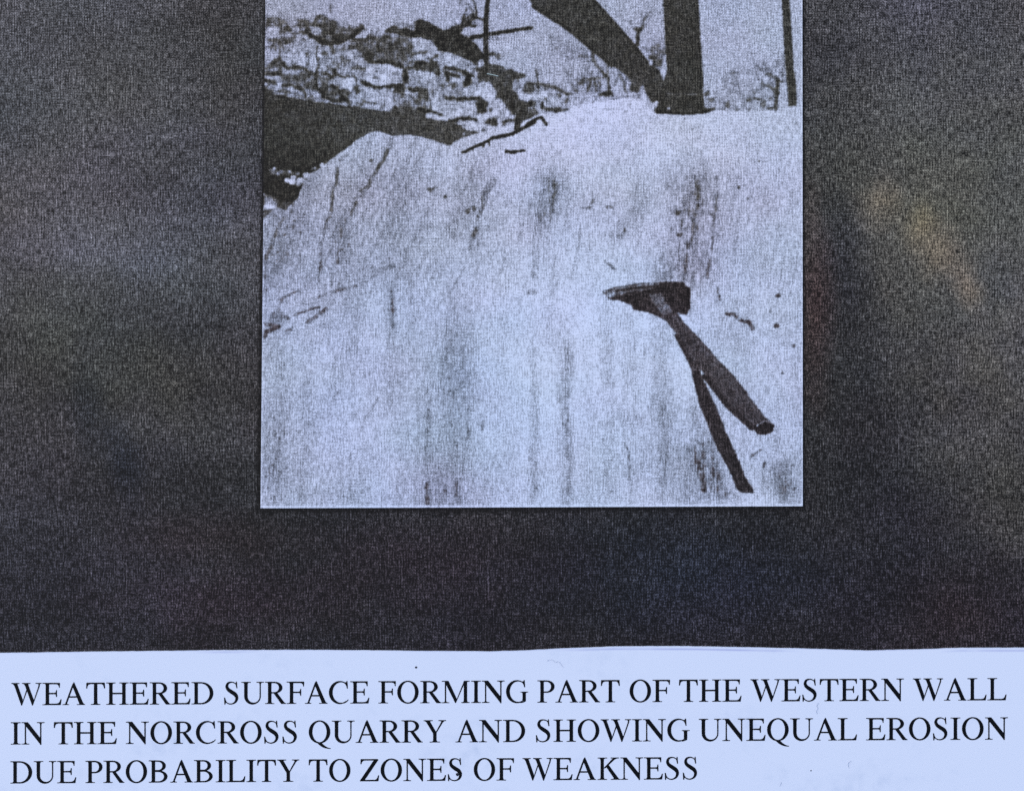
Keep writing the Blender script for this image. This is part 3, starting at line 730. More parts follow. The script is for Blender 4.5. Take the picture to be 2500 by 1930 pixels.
# --- bushes and dead trees behind
BU = 'bush'
BUSH_A = [(530, 290), (600, 310), (700, 295), (800, 335), (850, 240), (960, 228), (1050, 290), (1150, 310), (1200, 400), (1330, 440), (1350, 370), (1400, 420), (1550, 400),
          (1590, 440), (1500, 560), (1400, 590), (1300, 650), (1290, 700), (1100, 695), (960, 695), (860, 640), (750, 575), (660, 520), (680, 440), (750, 400), (620, 355), (530, 325)]
poly('A', BUSH_A, .38, tex=.5, tex2=.2, J=3, name=BU)
ell('A', (850, 480), 80, 60, .68, tex=.3); ell('A', (770, 430), 40, 30, .66)
stroke('A', [(740, 550), (870, 610), (970, 680), (1110, 690), (1290, 650), (1400, 570), (1520, 480), (1560, 420)], 76, .2, tex=.2, J=2)
ell('A', (1230, 600), 120, 80, .22, tex=.3); ell('A', (1010, 480), 40, 60, .28, tex=.3)
stroke('A', [(650, 520), (720, 500)], 60, .38, tex=.3)
poly('A', [(1440, 600), (1600, 480), (1640, 560), (1600, 600)], .88)
DT = 'dead_tree'
poly('B', [(340, 320), (420, 300), (560, 350), (640, 400), (740, 440), (880, 440), (1000, 390), (1060, 380), (1090, 240), (1150, 160), (1120, 290), (1200, 230),
           (1260, 190), (1320, 265), (1430, 290), (1440, 340), (1320, 300), (1230, 340), (1240, 380), (1315, 400), (1290, 435), (1130, 430), (1060, 520), (1100, 560), (1250, 570),
           (1420, 540), (1440, 585), (1230, 620), (1290, 690), (1330, 740), (1425, 870), (1430, 930), (1340, 960), (1300, 1020), (1210, 960), (1060, 900), (940, 835),
           (800, 825), (690, 790), (630, 700), (600, 640), (520, 620), (380, 590), (250, 585), (80, 560), (0, 530), (0, 420), (100, 470), (200, 440), (260, 480), (340, 480)],
     .215, tex=.16, j=2.2, name=DT)
poly('A', [(1900, 490), (1960, 450), (2080, 400), (2184, 470), (2184, 570), (2060, 540)], .26, tex=.25, j=2, name=DT)
poly('B', [(0, 340), (260, 380), (330, 330), (350, 480), (200, 450), (80, 470)], .56, tex=.4, J=2)
stroke('B', [(1310, 960), (1310, 1090)], 46, .34)
stroke('B', [(1490, -1500), (1485, 0), (1455, 280)], 58, .17, 66, name='post'); stroke('B', [(1455, 280), (1452, 560), (1460, 900), (1455, 1000)], 76, .17, 78, name='post')
stroke('B', [(1230, 592), (1460, 550), (1700, 508), (2170, 440)], 66, .17, 50, name='post')
stroke('B', [(1240, 0), (1290, 90), (1310, 270)], 36, .24, name=DT); stroke('B', [(1160, 140), (1090, 300)], 34, .26, name=DT); stroke('B', [(1190, 110), (1280, 220)], 34, .38, tex=.3)
stroke('B', [(1050, 0), (1050, 60)], 46, .5); stroke('B', [(1140, 60), (1200, 110)], 40, .55, tex=.3)
ell('B', (1550, 850), 60, 32, .3, tex=.2); ell('B', (1650, 890), 50, 50, .45, tex=.3); stroke('B', [(1520, 610), (1650, 620)], 40, .6)
poly('B', [(1340, 990), (1430, 980), (1420, 1050), (1340, 1050)], .86)
poly('B', [(1330, 1060), (1440, 1030), (1590, 1010), (1720, 1050), (1760, 1090), (1850, 1080), (2080, 1170), (2080, 1225), (1900, 1235), (1880, 1400), (1990, 1560), (2100, 1620),
           (2184, 1640), (2184, 1700), (1790, 1700), (1710, 1565), (1612, 1540), (1612, 1395), (1505, 1290), (1330, 1290), (1320, 1150)], .31, tex=.22, j=2.2, name=BU)
poly('D', [(1620, 380), (1730, 420), (1775, 520), (1850, 620), (1935, 690), (1955, 800), (1880, 880), (1990, 870), (2040, 745), (2184, 690), (2184, 560), (2040, 540), (1990, 380), (1880, 240)],
     .30, tex=.22, j=2, name=BU)
poly('D', [(1985, 850), (2000, 790), (2090, 745), (2184, 700), (2184, 745), (2100, 800)], .93)
ell('B', (1320, 1260), 40, 40, .8)
# twigs and scrub right of the wall
BREAK = 0.55
for pts, w, v in [([(930, 440), (960, 650), (1000, 720)], 46, .27), ([(1000, 720), (1100, 830), (1180, 920), (1195, 1110)], 48, .26), ([(1170, 690), (1180, 900)], 32, .33),
                  ([(600, 640), (760, 600), (910, 610)], 26, .42), ([(870, 530), (882, 700), (880, 900)], 22, .48), ([(1110, 905), (900, 930), (750, 1000)], 38, .38),
                  ([(930, 830), (920, 1000), (870, 1110)], 34, .38), ([(985, 940), (1000, 1110)], 30, .42), ([(1060, 950), (1050, 1110)], 26, .32), ([(560, 590), (600, 640)], 30, .45),
                  ([(1340, 860), (1400, 960), (1450, 1130)], 44, .38), ([(1380, 820), (1490, 930)], 26, .42), ([(800, 840), (810, 980)], 26, .42), ([(740, 590), (800, 580)], 44, .42),
                  ([(120, 790), (150, 965)], 28, .27), ([(400, 460), (460, 490)], 26, .45), ([(310, 290), (340, 350)], 26, .5), ([(640, 1000), (720, 1120)], 34, .45),
                  ([(700, 960), (860, 940)], 40, .45), ([(800, 650), (920, 660)], 22, .45)]:
    stroke('E', pts, w, v, tex=.25, J=1.5, name='scrub')
poly('E', [(700, 930), (1000, 920), (1020, 1120), (700, 1110)], 0, add=-.16, J=4)
poly('E', [(1015, 1185), (1060, 1130), (1180, 1100), (1235, 1095), (1275, 1185)], .16, name='scrub')
poly('E', [(1490, 880), (1640, 950), (1700, 1010), (1640, 1135), (1500, 1125)], .27, tex=.25, J=2, name='scrub')
stroke('E', [(1640, 190), (1610, 420)], 56, .22, name='scrub'); stroke('E', [(1580, 190), (1670, 195)], 46, .24, name='scrub'); stroke('E', [(1690, 200), (1700, 60), (1770, 10), (1800, -60)], 34, .38, tex=.3, J=2, name='scrub')
stroke('E', [(1500, 60), (1540, 170)], 26, .6); stroke('E', [(1650, -60), (1700, 60)], 20, .58)
poly('E', [(1640, 440), (1780, 460), (1900, 400), (2020, 370), (2050, 560), (1960, 620), (1990, 720), (1860, 730), (1850, 620), (1780, 560)], .44, tex=.55, J=2, name='scrub')
poly('E', [(1760, 570), (1850, 600), (1970, 620), (1970, 760), (1840, 740)], .24, tex=.25, j=2, name='scrub')
for pts, w, v in [([(1590, 1380), (1620, 1100), (1640, 950)], 56, .25), ([(1610, 1120), (1510, 1030), (1430, 1010)], 30, .38), ([(1640, 1000), (1600, 900), (1480, 860)], 46, .36),
                  ([(1450, 860), (1300, 710)], 22, .52), ([(1650, 970), (1760, 960)], 38, .38), ([(1690, 900), (1740, 760)], 32, .48), ([(1630, 560), (1630, 720)], 26, .55),
                  ([(880, 840), (1120, 850)], 24, .58), ([(940, 990), (1060, 1040), (1060, 1100)], 26, .52), ([(1220, 920), (1230, 1010)], 34, .48), ([(1420, 640), (1430, 760)], 24, .55)]:
    stroke('F', pts, w, v, tex=.3, J=1.5, name='scrub')
for c, rx, ry, v in [((580, 1150), 48, 40, .34), ((650, 1240), 50, 40, .42), ((650, 1382), 66, 28, .27), ((560, 1390), 60, 30, .25), ((890, 1310), 36, 60, .38), ((1210, 1242), 46, 24, .22), ((1410, 1290), 48, 66, .46),
                     ((1500, 1218), 44, 22, .28), ((1510, 1368), 46, 26, .3), ((1030, 1390), 36, 16, .36), ((1210, 1380), 44, 28, .48), ((800, 1372), 60, 18, .42),
                     ((1330, 1225), 70, 22, .4), ((1480, 860), 50, 26, .42), ((1400, 1010), 50, 20, .5), ((970, 1210), 26, 18, .35), ((1280, 1130), 26, 26, .42), ((540, 735), 26, 20, .5)]:
    ell('F', c, rx, ry, v, tex=.3, j=2.5, name='scrub')

BREAK = 0.0
tw = np.random.RandomState(11)
def twig(x, y, ang, ln, w, v, depth):
    pts = [(x, y)]
    for _ in range(4):
        ang += tw.uniform(-.35, .35); x += math.cos(ang) * ln / 4; y += math.sin(ang) * ln / 4; pts.append((x, y))
    stroke('P', pts, w, v, w * .6, j=.8, J=.6)
    if depth:
        for _ in range(tw.randint(2, 4)):
            q = pts[tw.randint(1, 5)]
            twig(q[0], q[1], ang + tw.uniform(-1.0, 1.0), ln * tw.uniform(.45, .75), max(1.3, w * .7), min(.66, v + .05), depth - 1)
BREAK = 0.45
for x, y, ang, ln, w, v in [(1895, 235, -1.9, 60, 3.4, .40), (1895, 200, -2.5, 60, 2.8, .46), (1900, 190, -1.2, 50, 2.6, .46), (1840, 262, -1.7, 50, 2.4, .48), (1780, 265, -1.5, 40, 2.2, .52), (1810, 262, -1.2, 44, 2.2, .50),
                            (1745, 266, -1.7, 34, 2.2, .50), (1870, 255, -2.2, 60, 2.4, .48), (1930, 200, -2.0, 50, 2.2, .48), (1860, 225, -2.8, 60, 2.0, .52), (1555, 90, -1.2, 50, 2.6, .46), (1552, 75, -2.0, 45, 2.2, .52),
                            (1558, 60, -1.0, 40, 2.2, .5), (1600, 140, -1.9, 40, 2.4, .46), (1615, 125, -1.2, 34, 2.2, .48), (1440, 140, -2.6, 60, 2.4, .50), (1450, 150, -2.0, 50, 2.2, .50), (1475, 170, -2.2, 50, 2.4, .46),
                            (1430, 200, -1.8, 50, 2.2, .50), (1400, 220, -1.7, 40, 2.2, .50), (1380, 225, -2.1, 40, 2.2, .52), (1350, 215, -1.5, 36, 2.0, .52), (1500, 210, -1.5, 34, 2.4, .45), (1525, 220, -1.9, 34, 2.4, .42),
                            (1320, 200, -1.6, 34, 2.0, .52), (1405, 228, -1.9, 46, 2.6, .42), (1390, 232, -1.2, 40, 2.4, .44), (1445, 228, -1.9, 46, 2.6, .42), (1480, 228, -1.2, 36, 2.4, .42), (1375, 160, -2.7, 60, 1.8, .55), (1400, 130, -2.4, 60, 1.8, .56), (1350, 120, -.6, 60, 1.8, .58), (1610, 180, -1.7, 40, 3, .4), (1600, 200, -2.1, 30, 2.6, .4), (1625, 110, -1.5, 40, 2.4, .45), (1420, 225, -1.3, 40, 2.4, .46), (1460, 225, -1.6, 50, 2.4, .44), (1185, 110, -1.2, 44, 2.0, .54), (1160, 60, -1.9, 50, 2.2, .48), (1150, 40, -1.3, 40, 2.2, .5)]:
    twig(x, y, ang, ln, w, v, 2)
BREAK = 0.0
# ragged copy of the rubble and the scrub: nudge the tones by a fine random warp
rag = np.isin(OWN, [ids['quarry_wall'], ids['bush'], ids['scrub'], ids['dead_tree']])
ii = np.clip(np.arange(NYP)[:, None] + np.round((5.5 * fbm(PX, PY, 9, seed=701, octv=2) + 8 * fbm(PX, PY, 30, seed=703)) / STEP).astype(int), 0, NYP - 1)
jj = np.clip(np.arange(NXP)[None, :] + np.round((7 * fbm(PX, PY, 9, seed=702, octv=2) + 8 * fbm(PX, PY, 30, seed=704)) / STEP).astype(int), 0, NXP - 1)
T = np.where(rag, T[ii, jj], T)
rw = OWN == ids['quarry_wall']
T = np.where(rw, 0.595 + (T - 0.595) * 0.88, T)
T = np.where(rw, T - 0.035 + 0.34 * (DOT - 0.5) + 0.22 * TEX - 0.16 * np.clip(VST - .6, 0, 1), T)
T = np.where(rag & ~rw, T + 0.20 * (DOT - 0.5), T)

# --- trunks
poly('R2', [(-40, -920), (40, -250), (100, 0), (125, 42), (170, 72), (240, 112), (390, 212), (500, 312), (600, 392), (710, 482), (850, 582), (950, 665), (1000, 760), (1050, 760),
            (1100, 620), (1060, 520), (980, 462), (940, 402), (850, 292), (760, 202), (700, 132), (620, 42), (570, 0), (470, -250), (360, -920)], .275, tex=.10, tex2=.07, j=1.6, name='leaning_trunk')
stroke('R2', [(125, 48), (390, 220), (710, 490)], 26, .2); stroke('R2', [(560, -20), (760, 208), (980, 470)], 20, .2)
ell('R2', (975, 400), 26, 14, .8, j=2); ell('R2', (1000, 465), 14, 22, .85); ell('R2', (1105, 565), 14, 34, .85); ell('R2', (1105, 440), 14, 34, .85)
poly('R2', [(925, 640), (945, 630), (960, 700), (1000, 770), (1020, 830), (960, 760), (920, 740)], .8, tex=.2)
poly('R2', [(1088, -920), (1093, 0), (1105, 150), (1110, 300), (1122, 500), (1090, 610), (1055, 740), (1022, 825), (1100, 842), (1270, 852), (1410, 840), (1450, 822), (1395, 800),
            (1387, 700), (1377, 600), (1362, 400), (1352, 200), (1342, 0), (1335, -920)], .265, tex=.09, tex2=.05, j=1.3, name='upright_trunk')
stroke('R2', [(1040, 830), (1240, 843), (1410, 832)], 22, .15, 12); stroke('R2', [(1342, 0), (1352, 200), (1380, 640)], 16, .19); stroke('R2', [(1095, 0), (1112, 300), (1122, 500)], 14, .2)
ell('R2', (1130, 805), 12, 10, .75); stroke('R2', [(1120, 695), (1340, 700)], 5, .5, tex=.4)
poly('E', [(1860, 1290), (1900, 1250), (1930, 1270), (1900, 1360), (1850, 1340)], .85)
poly('F', [(1670, -2200), (1690, -240), (1702, 0), (1722, 400), (1742, 700), (1770, 1000), (1790, 1310), (1768, 1336), (1910, 1332), (1902, 1000), (1872, 800), (1842, 350), (1822, 0), (1805, -240), (1770, -2200)],
     .265, tex=.06, j=1.2, name='thin_trunk')

# --- fallen branch and chip on the slab
stroke('D', [(1090, 1232), (1140, 1225), (1200, 1180), (1400, 1095), (1560, 1010)], 44, .15, 50, name='fallen_branch'); stroke('D', [(1560, 1010), (1850, 950), (2000, 875), (2220, 760)], 56, .15, 50, name='fallen_branch')
stroke('E', [(-20, 1600), (130, 1515), (200, 1500), (265, 1600)], 48, .16, 46, name='fallen_branch')
stroke('D', [(1500, 1060), (1510, 1130)], 24, .18, name='fallen_branch'); ell('D', (1410, 1130), 26, 30, .2); stroke('D', [(1250, 1175), (1250, 1195)], 18, .3)
stroke('D', [(1940, 690), (1935, 860)], 70, .22)
stroke('D', [(1765, 1222), (1870, 1225), (2070, 1207)], 46, .15, 34, name='wood_chip'); ell('D', (1870, 1240), 60, 20, .15)

# --- hammer, its handle and shadow
poly('R6', [(1280, 180), (1350, 230), (1392, 330), (1462, 480), (1560, 720), (1642, 900), (1700, 1050), (1745, 1110), (1762, 1160), (1680, 1162), (1632, 1130), (1590, 1020), (1500, 850),
            (1460, 760), (1360, 520), (1308, 310)], .215, tex=.14, j=1.8, name='shadow')
poly('R4', [(1020, 1050), (1060, 1000), (1150, 1010), (1192, 1040), (1240, 1112), (1330, 1200), (1480, 1370), (1600, 1500), (1720, 1640), (1700, 1700), (1560, 1600), (1430, 1500), (1330, 1440),
            (1300, 1430), (1240, 1310), (1190, 1200), (1110, 1105)], .30, tex=.13, j=1.5, name='hammer_handle')
poly('R6', [(1190, 0), (1330, 0), (1430, 130), (1560, 240), (1630, 310), (1690, 400), (1830, 580), (1880, 635), (1912, 662), (1900, 705), (1845, 735), (1790, 722), (1740, 672), (1640, 580),
            (1560, 502), (1430, 332), (1372, 252), (1345, 228), (1310, 300), (1295, 210), (1250, 112)], .305, tex=.13, j=1.5, name='hammer_handle')
stroke('R6', [(1400, 300), (1560, 505), (1640, 583), (1745, 680)], 40, .2); stroke('R6', [(1190, 0), (1250, 115), (1300, 215)], 30, .2)
stroke('R6', [(1330, 60), (1500, 240), (1640, 390), (1800, 590)], 46, .38, tex=.3, J=1, a=.5, feather=8); stroke('R4', [(1180, 1075), (1330, 1240), (1480, 1420)], 36, .38, tex=.3, J=1, a=.5, feather=8)
poly('R6', [(1740, 672), (1830, 620), (1880, 632), (1912, 662), (1900, 705), (1845, 735), (1790, 722)], .17); stroke('R6', [(1800, 650), (1845, 628), (1880, 640)], 10, .5); ell('R6', (1788, 660), 9, 9, .75)
poly('R4', [(635, 885), (740, 850), (890, 825), (1080, 812), (1244, 814), (1252, 842), (1290, 858), (1292, 930), (1286, 1012), (1262, 1062), (1188, 1036), (1150, 1040), (1060, 1072), (960, 1032),
            (870, 1022), (850, 985), (770, 952), (690, 942), (660, 910)], .205, tex=.12, j=1.5, name='hammer_head')
poly('R4', [(640, 886), (760, 850), (900, 828), (1060, 818), (1060, 850), (880, 866), (700, 900), (665, 905)], .50, tex=.45, J=1)
poly('R4', [(665, 905), (720, 895), (850, 874), (900, 868), (840, 892), (720, 925), (690, 935)], .60, tex=.45, J=1.2, a=.8)
BREAK = .5
poly('R4', [(870, 872), (1010, 856), (1000, 868), (860, 890)], .5, tex=.4, a=.7)
BREAK = 0.0
stroke('R4', [(740, 880), (880, 858), (1000, 846), (1230, 835)], 14, .2); stroke('R4', [(820, 945), (930, 890), (1180, 882)], 22, .15)
poly('R4', [(985, 900), (1075, 900), (1130, 985), (1160, 1040), (1090, 1060), (1040, 1000), (1000, 950)], .46, tex=.2, J=2)
stroke('R4', [(1262, 858), (1280, 880), (1276, 1000)], 22, .13); ell('R4', (1265, 826), 14, 12, .93)

# --- copied white margin along the edges of the photograph
e_b = edge_bottom(PX) - PY; e_l = PX - edge_left(PY); e_r = edge_right(PY) - PX
jg = 2.5 * J1x
m = np.clip((7.0 - (e_b + jg)) / 2.5, 0, 1) * 0.9
T = T * (1 - m) + 0.97 * m
m = np.clip((4.5 - (e_r + jg)) / 2.5, 0, 1) * 0.75
m = np.maximum(m, np.clip((4.5 - (e_l + jg)) / 2.0, 0, 1) * 0.7 * np.clip((PY - 520) / 200, 0, 1))
T = T * (1 - m) + 0.94 * m
T = np.where(T < 0.5, T * (0.74 + 0.28 * np.clip(T, 0, .5)), T)
T = np.clip(T, 0.04, 1.0)

# soft focus of the old print and of the copier
def soften(a):
    b_ = np.pad(a, 1, mode='edge')
    b_ = (b_[:-2] + 2 * b_[1:-1] + b_[2:]) / 4
    return (b_[:, :-2] + 2 * b_[:, 1:-1] + b_[:, 2:]) / 4
T = soften(T)
T = np.where(np.isin(OWN, [ids['quarry_wall'], ids['bush'], ids['scrub'], 0]), soften(T), T)
# toner hue: olive blacks at the top, reddish round the hammer, blue and pink drifts on the slab
pr = 1 + 0.10 * fbm(PX, PY, 200, 160, seed=501, octv=3); pg = 1 + 0.05 * fbm(PX, PY, 220, 180, seed=502); pb = 1 + 0.09 * fbm(PX, PY, 210, 150, seed=503)
dk = np.clip((0.55 - T) / 0.35, 0, 1)
lo = np.clip((PY - 480) / 300, 0, 1)
pr *= 1 + dk * (0.20 + 0.14 * lo * np.clip((1250 - PY) / 500, 0, 1)); pg *= 1 + dk * (0.06 - 0.14 * lo); pb *= 1 - dk * (0.30 - 0.08 * lo)
pr *= 1.15 - 0.07 * lo; pg *= 1.03; pb *= 0.98 + 0.03 * lo
def drift(cx, cy, rx, ry, r, g, b_):
    global pr, pg, pb
    q = np.exp(-(((PX - cx) / rx) ** 2 + ((PY - cy) / ry) ** 2))
    pr = pr * (1 + r * q); pg = pg * (1 + g * q); pb = pb * (1 + b_ * q)
drift(1690, 560, 70, 120, .04, -.02, -.03); drift(1130, 950, 120, 120, -.06, -.01, .02); drift(1070, 1190, 110, 60, .03, -.03, 0)
drift(1350, 470, 90, 70, -.06, 0, 0); drift(800, 60, 200, 90, .03, -.01, -.03); drift(1690, 690, 60, 60, .03, -.02, -.03)

# ------------------------------------------------------------------ the mounted photograph: meshes, one per printed thing
print_root = empty('mounted_photograph', None, (0, 0, PAPER_Z))
tag(print_root, 'black and white photograph of a quarry slab with a hammer, on dark sheet', 'photograph')
NAMES = {v: k for k, v in ids.items()}
cell_own = OWN[:-1, :-1]
pidx = np.arange(NYP * NXP).reshape(NYP, NXP)
allq = np.stack([pidx[1:, :-1], pidx[1:, 1:], pidx[:-1, 1:], pidx[:-1, :-1]], -1)
allv = np.stack([wx(PX), wy(PY), np.zeros_like(PX)], -1).reshape(-1, 3)
pt = np.stack([pr, pg, pb, np.ones_like(pr)], -1).reshape(-1, 4)
Tf = T.ravel()
hammer = empty('hammer', print_root)
tag(hammer, 'printed dark hammer lying on the pale rock slab')
PART_NAME = {'leaning_trunk': 'tree_trunk', 'upright_trunk': 'tree_trunk', 'thin_trunk': 'tree_trunk'}
PART_LABEL = {'leaning_trunk': 'printed dark trunk leaning to the upper left', 'upright_trunk': 'printed thick upright dark trunk',
              'thin_trunk': 'printed thin dark trunk beside the right margin', 'sky': 'printed pale speckled sky', 'quarry_wall': 'printed broken grey quarry face',
              'water': 'printed dark quarry water', 'rock_slab': 'printed pale weathered rock surface', 'bush': 'printed dark bushes on the quarry edge',
              'dead_tree': 'printed black dead tree on the quarry edge', 'post': 'printed dark post with a cross bar', 'scrub': 'printed thin leafless scrub',
              'fallen_branch': 'printed dark fallen branch', 'wood_chip': 'printed short dark chip of wood', 'shadow': 'printed dark shadow of the hammer handle',
              'hammer_head': 'printed dark wedge shaped hammer head', 'hammer_handle': 'printed dark wooden handle with rounded end'}
for i, nm in sorted(NAMES.items()):
    q = allq[cell_own == i]
    if len(q) == 0: continue
    u, inv = np.unique(q, return_inverse=True)
    par = hammer if nm.startswith('hammer') else print_root
    o = mesh_np(PART_NAME.get(nm, nm), allv[u], inv.reshape(-1, 4), M_PRINT, par, {'tone': Tf[u], 'tint': pt[u], 'grain': 0.68 + 0.22 * np.clip((Tf[u] - 0.35) / 0.25, 0, 1)})
    tag(o, PART_LABEL.get(nm))
# thickness of the sheet the picture is printed on
cs = [(edge_left(PTOP) + 1.5, PTOP), (edge_right(PTOP) - 1.5, PTOP), (1958.0, edge_bottom(1958) - 1.5), (638.0, edge_bottom(638) - 1.5)]
pv = [(float(wx(a)), float(wy(b)), z) for z in (-0.00003, -PAPER_Z + 0.00003) for a, b in cs]
mesh_py('paper', pv, [(0, 3, 2, 1), (4, 5, 6, 7), (0, 1, 5, 4), (1, 2, 6, 5), (2, 3, 7, 6), (3, 0, 4, 7)], M_EDGE, print_root)

# ------------------------------------------------------------------ caption strip
cap_root = empty('caption_strip', None, (0, 0, PAPER_Z))
tag(cap_root, 'white paper strip with three lines of black serif capitals, below the photograph', 'caption')
cxs = np.arange(-70, 2571, 6.0)
top = np.interp(cxs, cap_x, cap_y)
ramp = np.concatenate([np.arange(0, 16, 1.3), np.linspace(16, 440, 60)])
CXg = np.tile(cxs, (len(ramp), 1))
CYg = top[None, :] + ramp[:, None]
CYg = np.minimum(CYg, 1990 + 0 * CYg)
CYg[-1] = 1995
rough = 1.2 * fbm(CXg, CYg, 14, seed=600, octv=2)
CYg[0] += rough[0]
d = CYg - top[None, :]
lineamt = (np.clip((CXg - 1330) / 80, 0, 1) * np.clip((1960 - CXg) / 80, 0, 1) + np.clip((CXg - 2290) / 60, 0, 1) + .5 * np.clip((CXg - 470) / 60, 0, 1) * np.clip((640 - CXg) / 60, 0, 1))
lineamt = lineamt * (0.75 + 1.2 * fbm(CXg, CYg, 60, 30, seed=601))
dc = 6.0 + 3 * np.clip((CXg - 1330) / 300, 0, 1)
edge_t = 1 - 0.38 * np.clip(lineamt, 0, 1) * np.exp(-((d - dc * .8) / 2.2) ** 2) - 0.30 * np.exp(-(d / 1.5) ** 2) * (0.6 + fbm(CXg, CYg, 50, seed=602))
ct = np.stack([edge_t, edge_t, 0.5 + 0.5 * edge_t, np.ones_like(edge_t)], -1).reshape(-1, 4)
n0, n1_ = CXg.shape
ci = np.arange(n0 * n1_).reshape(n0, n1_)
cq = np.stack([ci[1:, :-1], ci[1:, 1:], ci[:-1, 1:], ci[:-1, :-1]], -1).reshape(-1, 4)
cvv = np.stack([wx(CXg), wy(CYg), np.zeros_like(CXg)], -1).reshape(-1, 3)
mesh_np('paper', cvv, cq, M_CAPTION, cap_root, {'tint': ct})
# thin paper edge
ev = []; ef = []
for i, (a, b_) in enumerate(zip(cxs, CYg[0])):
    ev += [(float(wx(a)), float(wy(b_)), 0.0), (float(wx(a)), float(wy(b_)), -PAPER_Z + 0.00002)]
    if i: ef.append((2 * i - 2, 2 * i, 2 * i + 1, 2 * i - 1))
mesh_py('cut_edge', ev, ef, M_EDGE, cap_root)

# --- serif capitals, drawn in 1/1000 em
def bez(p0, p1, p2, p3, n=12):
    return [tuple((1 - t) ** 3 * a + 3 * (1 - t) ** 2 * t * b + 3 * (1 - t) * t * t * c + t ** 3 * d_ for a, b, c, d_ in zip(p0, p1, p2, p3)) for t in np.linspace(0, 1, n)]
def R(x0, y0, x1, y1): return ('+', [(x0, y0), (x1, y0), (x1, y1), (x0, y1)])
def Pg(*p): return ('+', list(p))
def El(cx, cy, rx, ry, sg='+', a0=0, a1=360):
    return (sg, [(cx + rx * math.cos(math.radians(a)), cy + ry * math.sin(math.radians(a))) for a in np.linspace(a0, a1, 72)])
def M(s): return ('-', s[1])
def foot(xl, xr, s0, s1):
    return [R(xl, 0, xr, 20), Pg((max(xl, s0 - 55), 18), (s0 - 16, 28), (s0, 70), (s1, 70), (s1 + 16, 28), (min(xr, s1 + 55), 18))]
def head(xl, xr, s0, s1):
    return [R(xl, 642, xr, 662), Pg((max(xl, s0 - 55), 644), (s0 - 16, 634), (s0, 592), (s1, 592), (s1 + 16, 634), (min(xr, s1 + 55), 644))]
def stem(s0, s1, xl, xr, y0=0, y1=662):
    return [R(s0, y0, s1, y1)] + foot(xl, xr, s0, s1) + head(xl, xr, s0, s1)
def vstroke(pts, ws):
    """spline spine with changing width -> list of discs and quads"""
    pts = np.array(pts, float); n = len(pts); out = []
    tt = np.linspace(0, n - 1, (n - 1) * 10 + 1)
    def cr(a, t):
        i = int(min(t, n - 2)); f = t - i
        p = [a[max(i - 1, 0)], a[i], a[i + 1], a[min(i + 2, n - 1)]]
        return 0.5 * (2 * p[1] + (p[2] - p[0]) * f + (2 * p[0] - 5 * p[1] + 4 * p[2] - p[3]) * f * f + (3 * p[1] - p[0] - 3 * p[2] + p[3]) * f ** 3)
    c = np.array([cr(pts, t) for t in tt]); w = np.array([cr(np.array(ws, float), t) for t in tt])
    d_ = np.gradient(c, axis=0); nn = np.stack([-d_[:, 1], d_[:, 0]], 1); nn /= np.linalg.norm(nn, axis=1)[:, None]
    l = c + nn * w[:, None] / 2; r = c - nn * w[:, None] / 2
    for i in range(len(c) - 1): out.append(('+', [tuple(l[i]), tuple(l[i + 1]), tuple(r[i + 1]), tuple(r[i])]))
    for i in range(0, len(c), 2): out.append(El(c[i][0], c[i][1], w[i] / 2, w[i] / 2))
    return out
ARM_T = [R(110, 622, 545, 662), Pg((430, 662), (545, 662), (543, 519), (519, 519), (508, 575), (480, 610), (430, 624))]
ARM_B = [R(110, 0, 560, 39), Pg((440, 0), (570, 0), (597, 172), (570, 172), (540, 100), (500, 55), (440, 38))]
ARM_M = [R(205, 324, 420, 364), Pg((370, 324), (415, 316), (432, 240), (455, 240), (455, 446), (432, 446), (415, 372), (370, 364))]
GL = {}
GL['I'] = (333, stem(116, 218, 18, 315))
GL['H'] = (722, stem(109, 211, 19, 301) + stem(510, 612, 420, 702) + [R(200, 315, 520, 357)])
GL['E'] = (611, [R(110, 0, 212, 662)] + foot(12, 300, 110, 212) + head(12, 300, 110, 212) + ARM_T + ARM_B + ARM_M)
GL['F'] = (556, [R(110, 0, 212, 662)] + foot(12, 305, 110, 212) + head(12, 300, 110, 212) + ARM_T + ARM_M)
GL['L'] = (611, [R(110, 0, 212, 662)] + head(12, 312, 110, 212) + foot(12, 300, 110, 212) + ARM_B)
GL['T'] = (611, [R(254, 0, 356, 650)] + foot(160, 452, 254, 356) + [R(40, 622, 570, 662),
          Pg((17, 492), (46, 492), (60, 560), (92, 608), (150, 624), (150, 662), (25, 662)), Pg((593, 492), (564, 492), (550, 560), (518, 608), (460, 624), (460, 662), (585, 662))])
GL['D'] = (722, [El(320, 331, 365, 331, '+', -90, 90), R(110, 0, 322, 662), M(El(300, 331, 276, 293, '-', -90, 90)), M(R(211, 38, 302, 624))] + foot(16, 160, 105, 150) + head(16, 160, 105, 150))
GL['D'] = (722, [El(320, 331, 365, 331, '+', -90, 90), R(109, 0, 322, 662), El(298, 331, 277, 294, '-', -90, 90), M(R(211, 37, 300, 625)),
                 R(16, 0, 120, 20), R(16, 642, 120, 662), Pg((60, 18), (95, 28), (112, 70), (130, 20)), Pg((60, 644), (95, 634), (112, 592), (130, 644))])
def bowl(cx, cy, r, rx, ry, ix, iy, irx):
    """closed bowl right of the stem"""
    return [El(cx, cy, rx, ry, '+', -90, 90), R(150, cy - ry, cx + 2, cy + ry), El(ix, cy, irx, iy, '-', -90, 90), M(R(211, cy - iy, ix + 2, cy + iy))]
LEFT = [R(16, 642, 120, 662), Pg((60, 644), (95, 634), (112, 592), (130, 644))]
GL['P'] = (556, bowl(310, 478, 0, 232, 184, 295, 147, 142) + [R(109, 0, 211, 662)] + foot(16, 312, 109, 211) + LEFT)
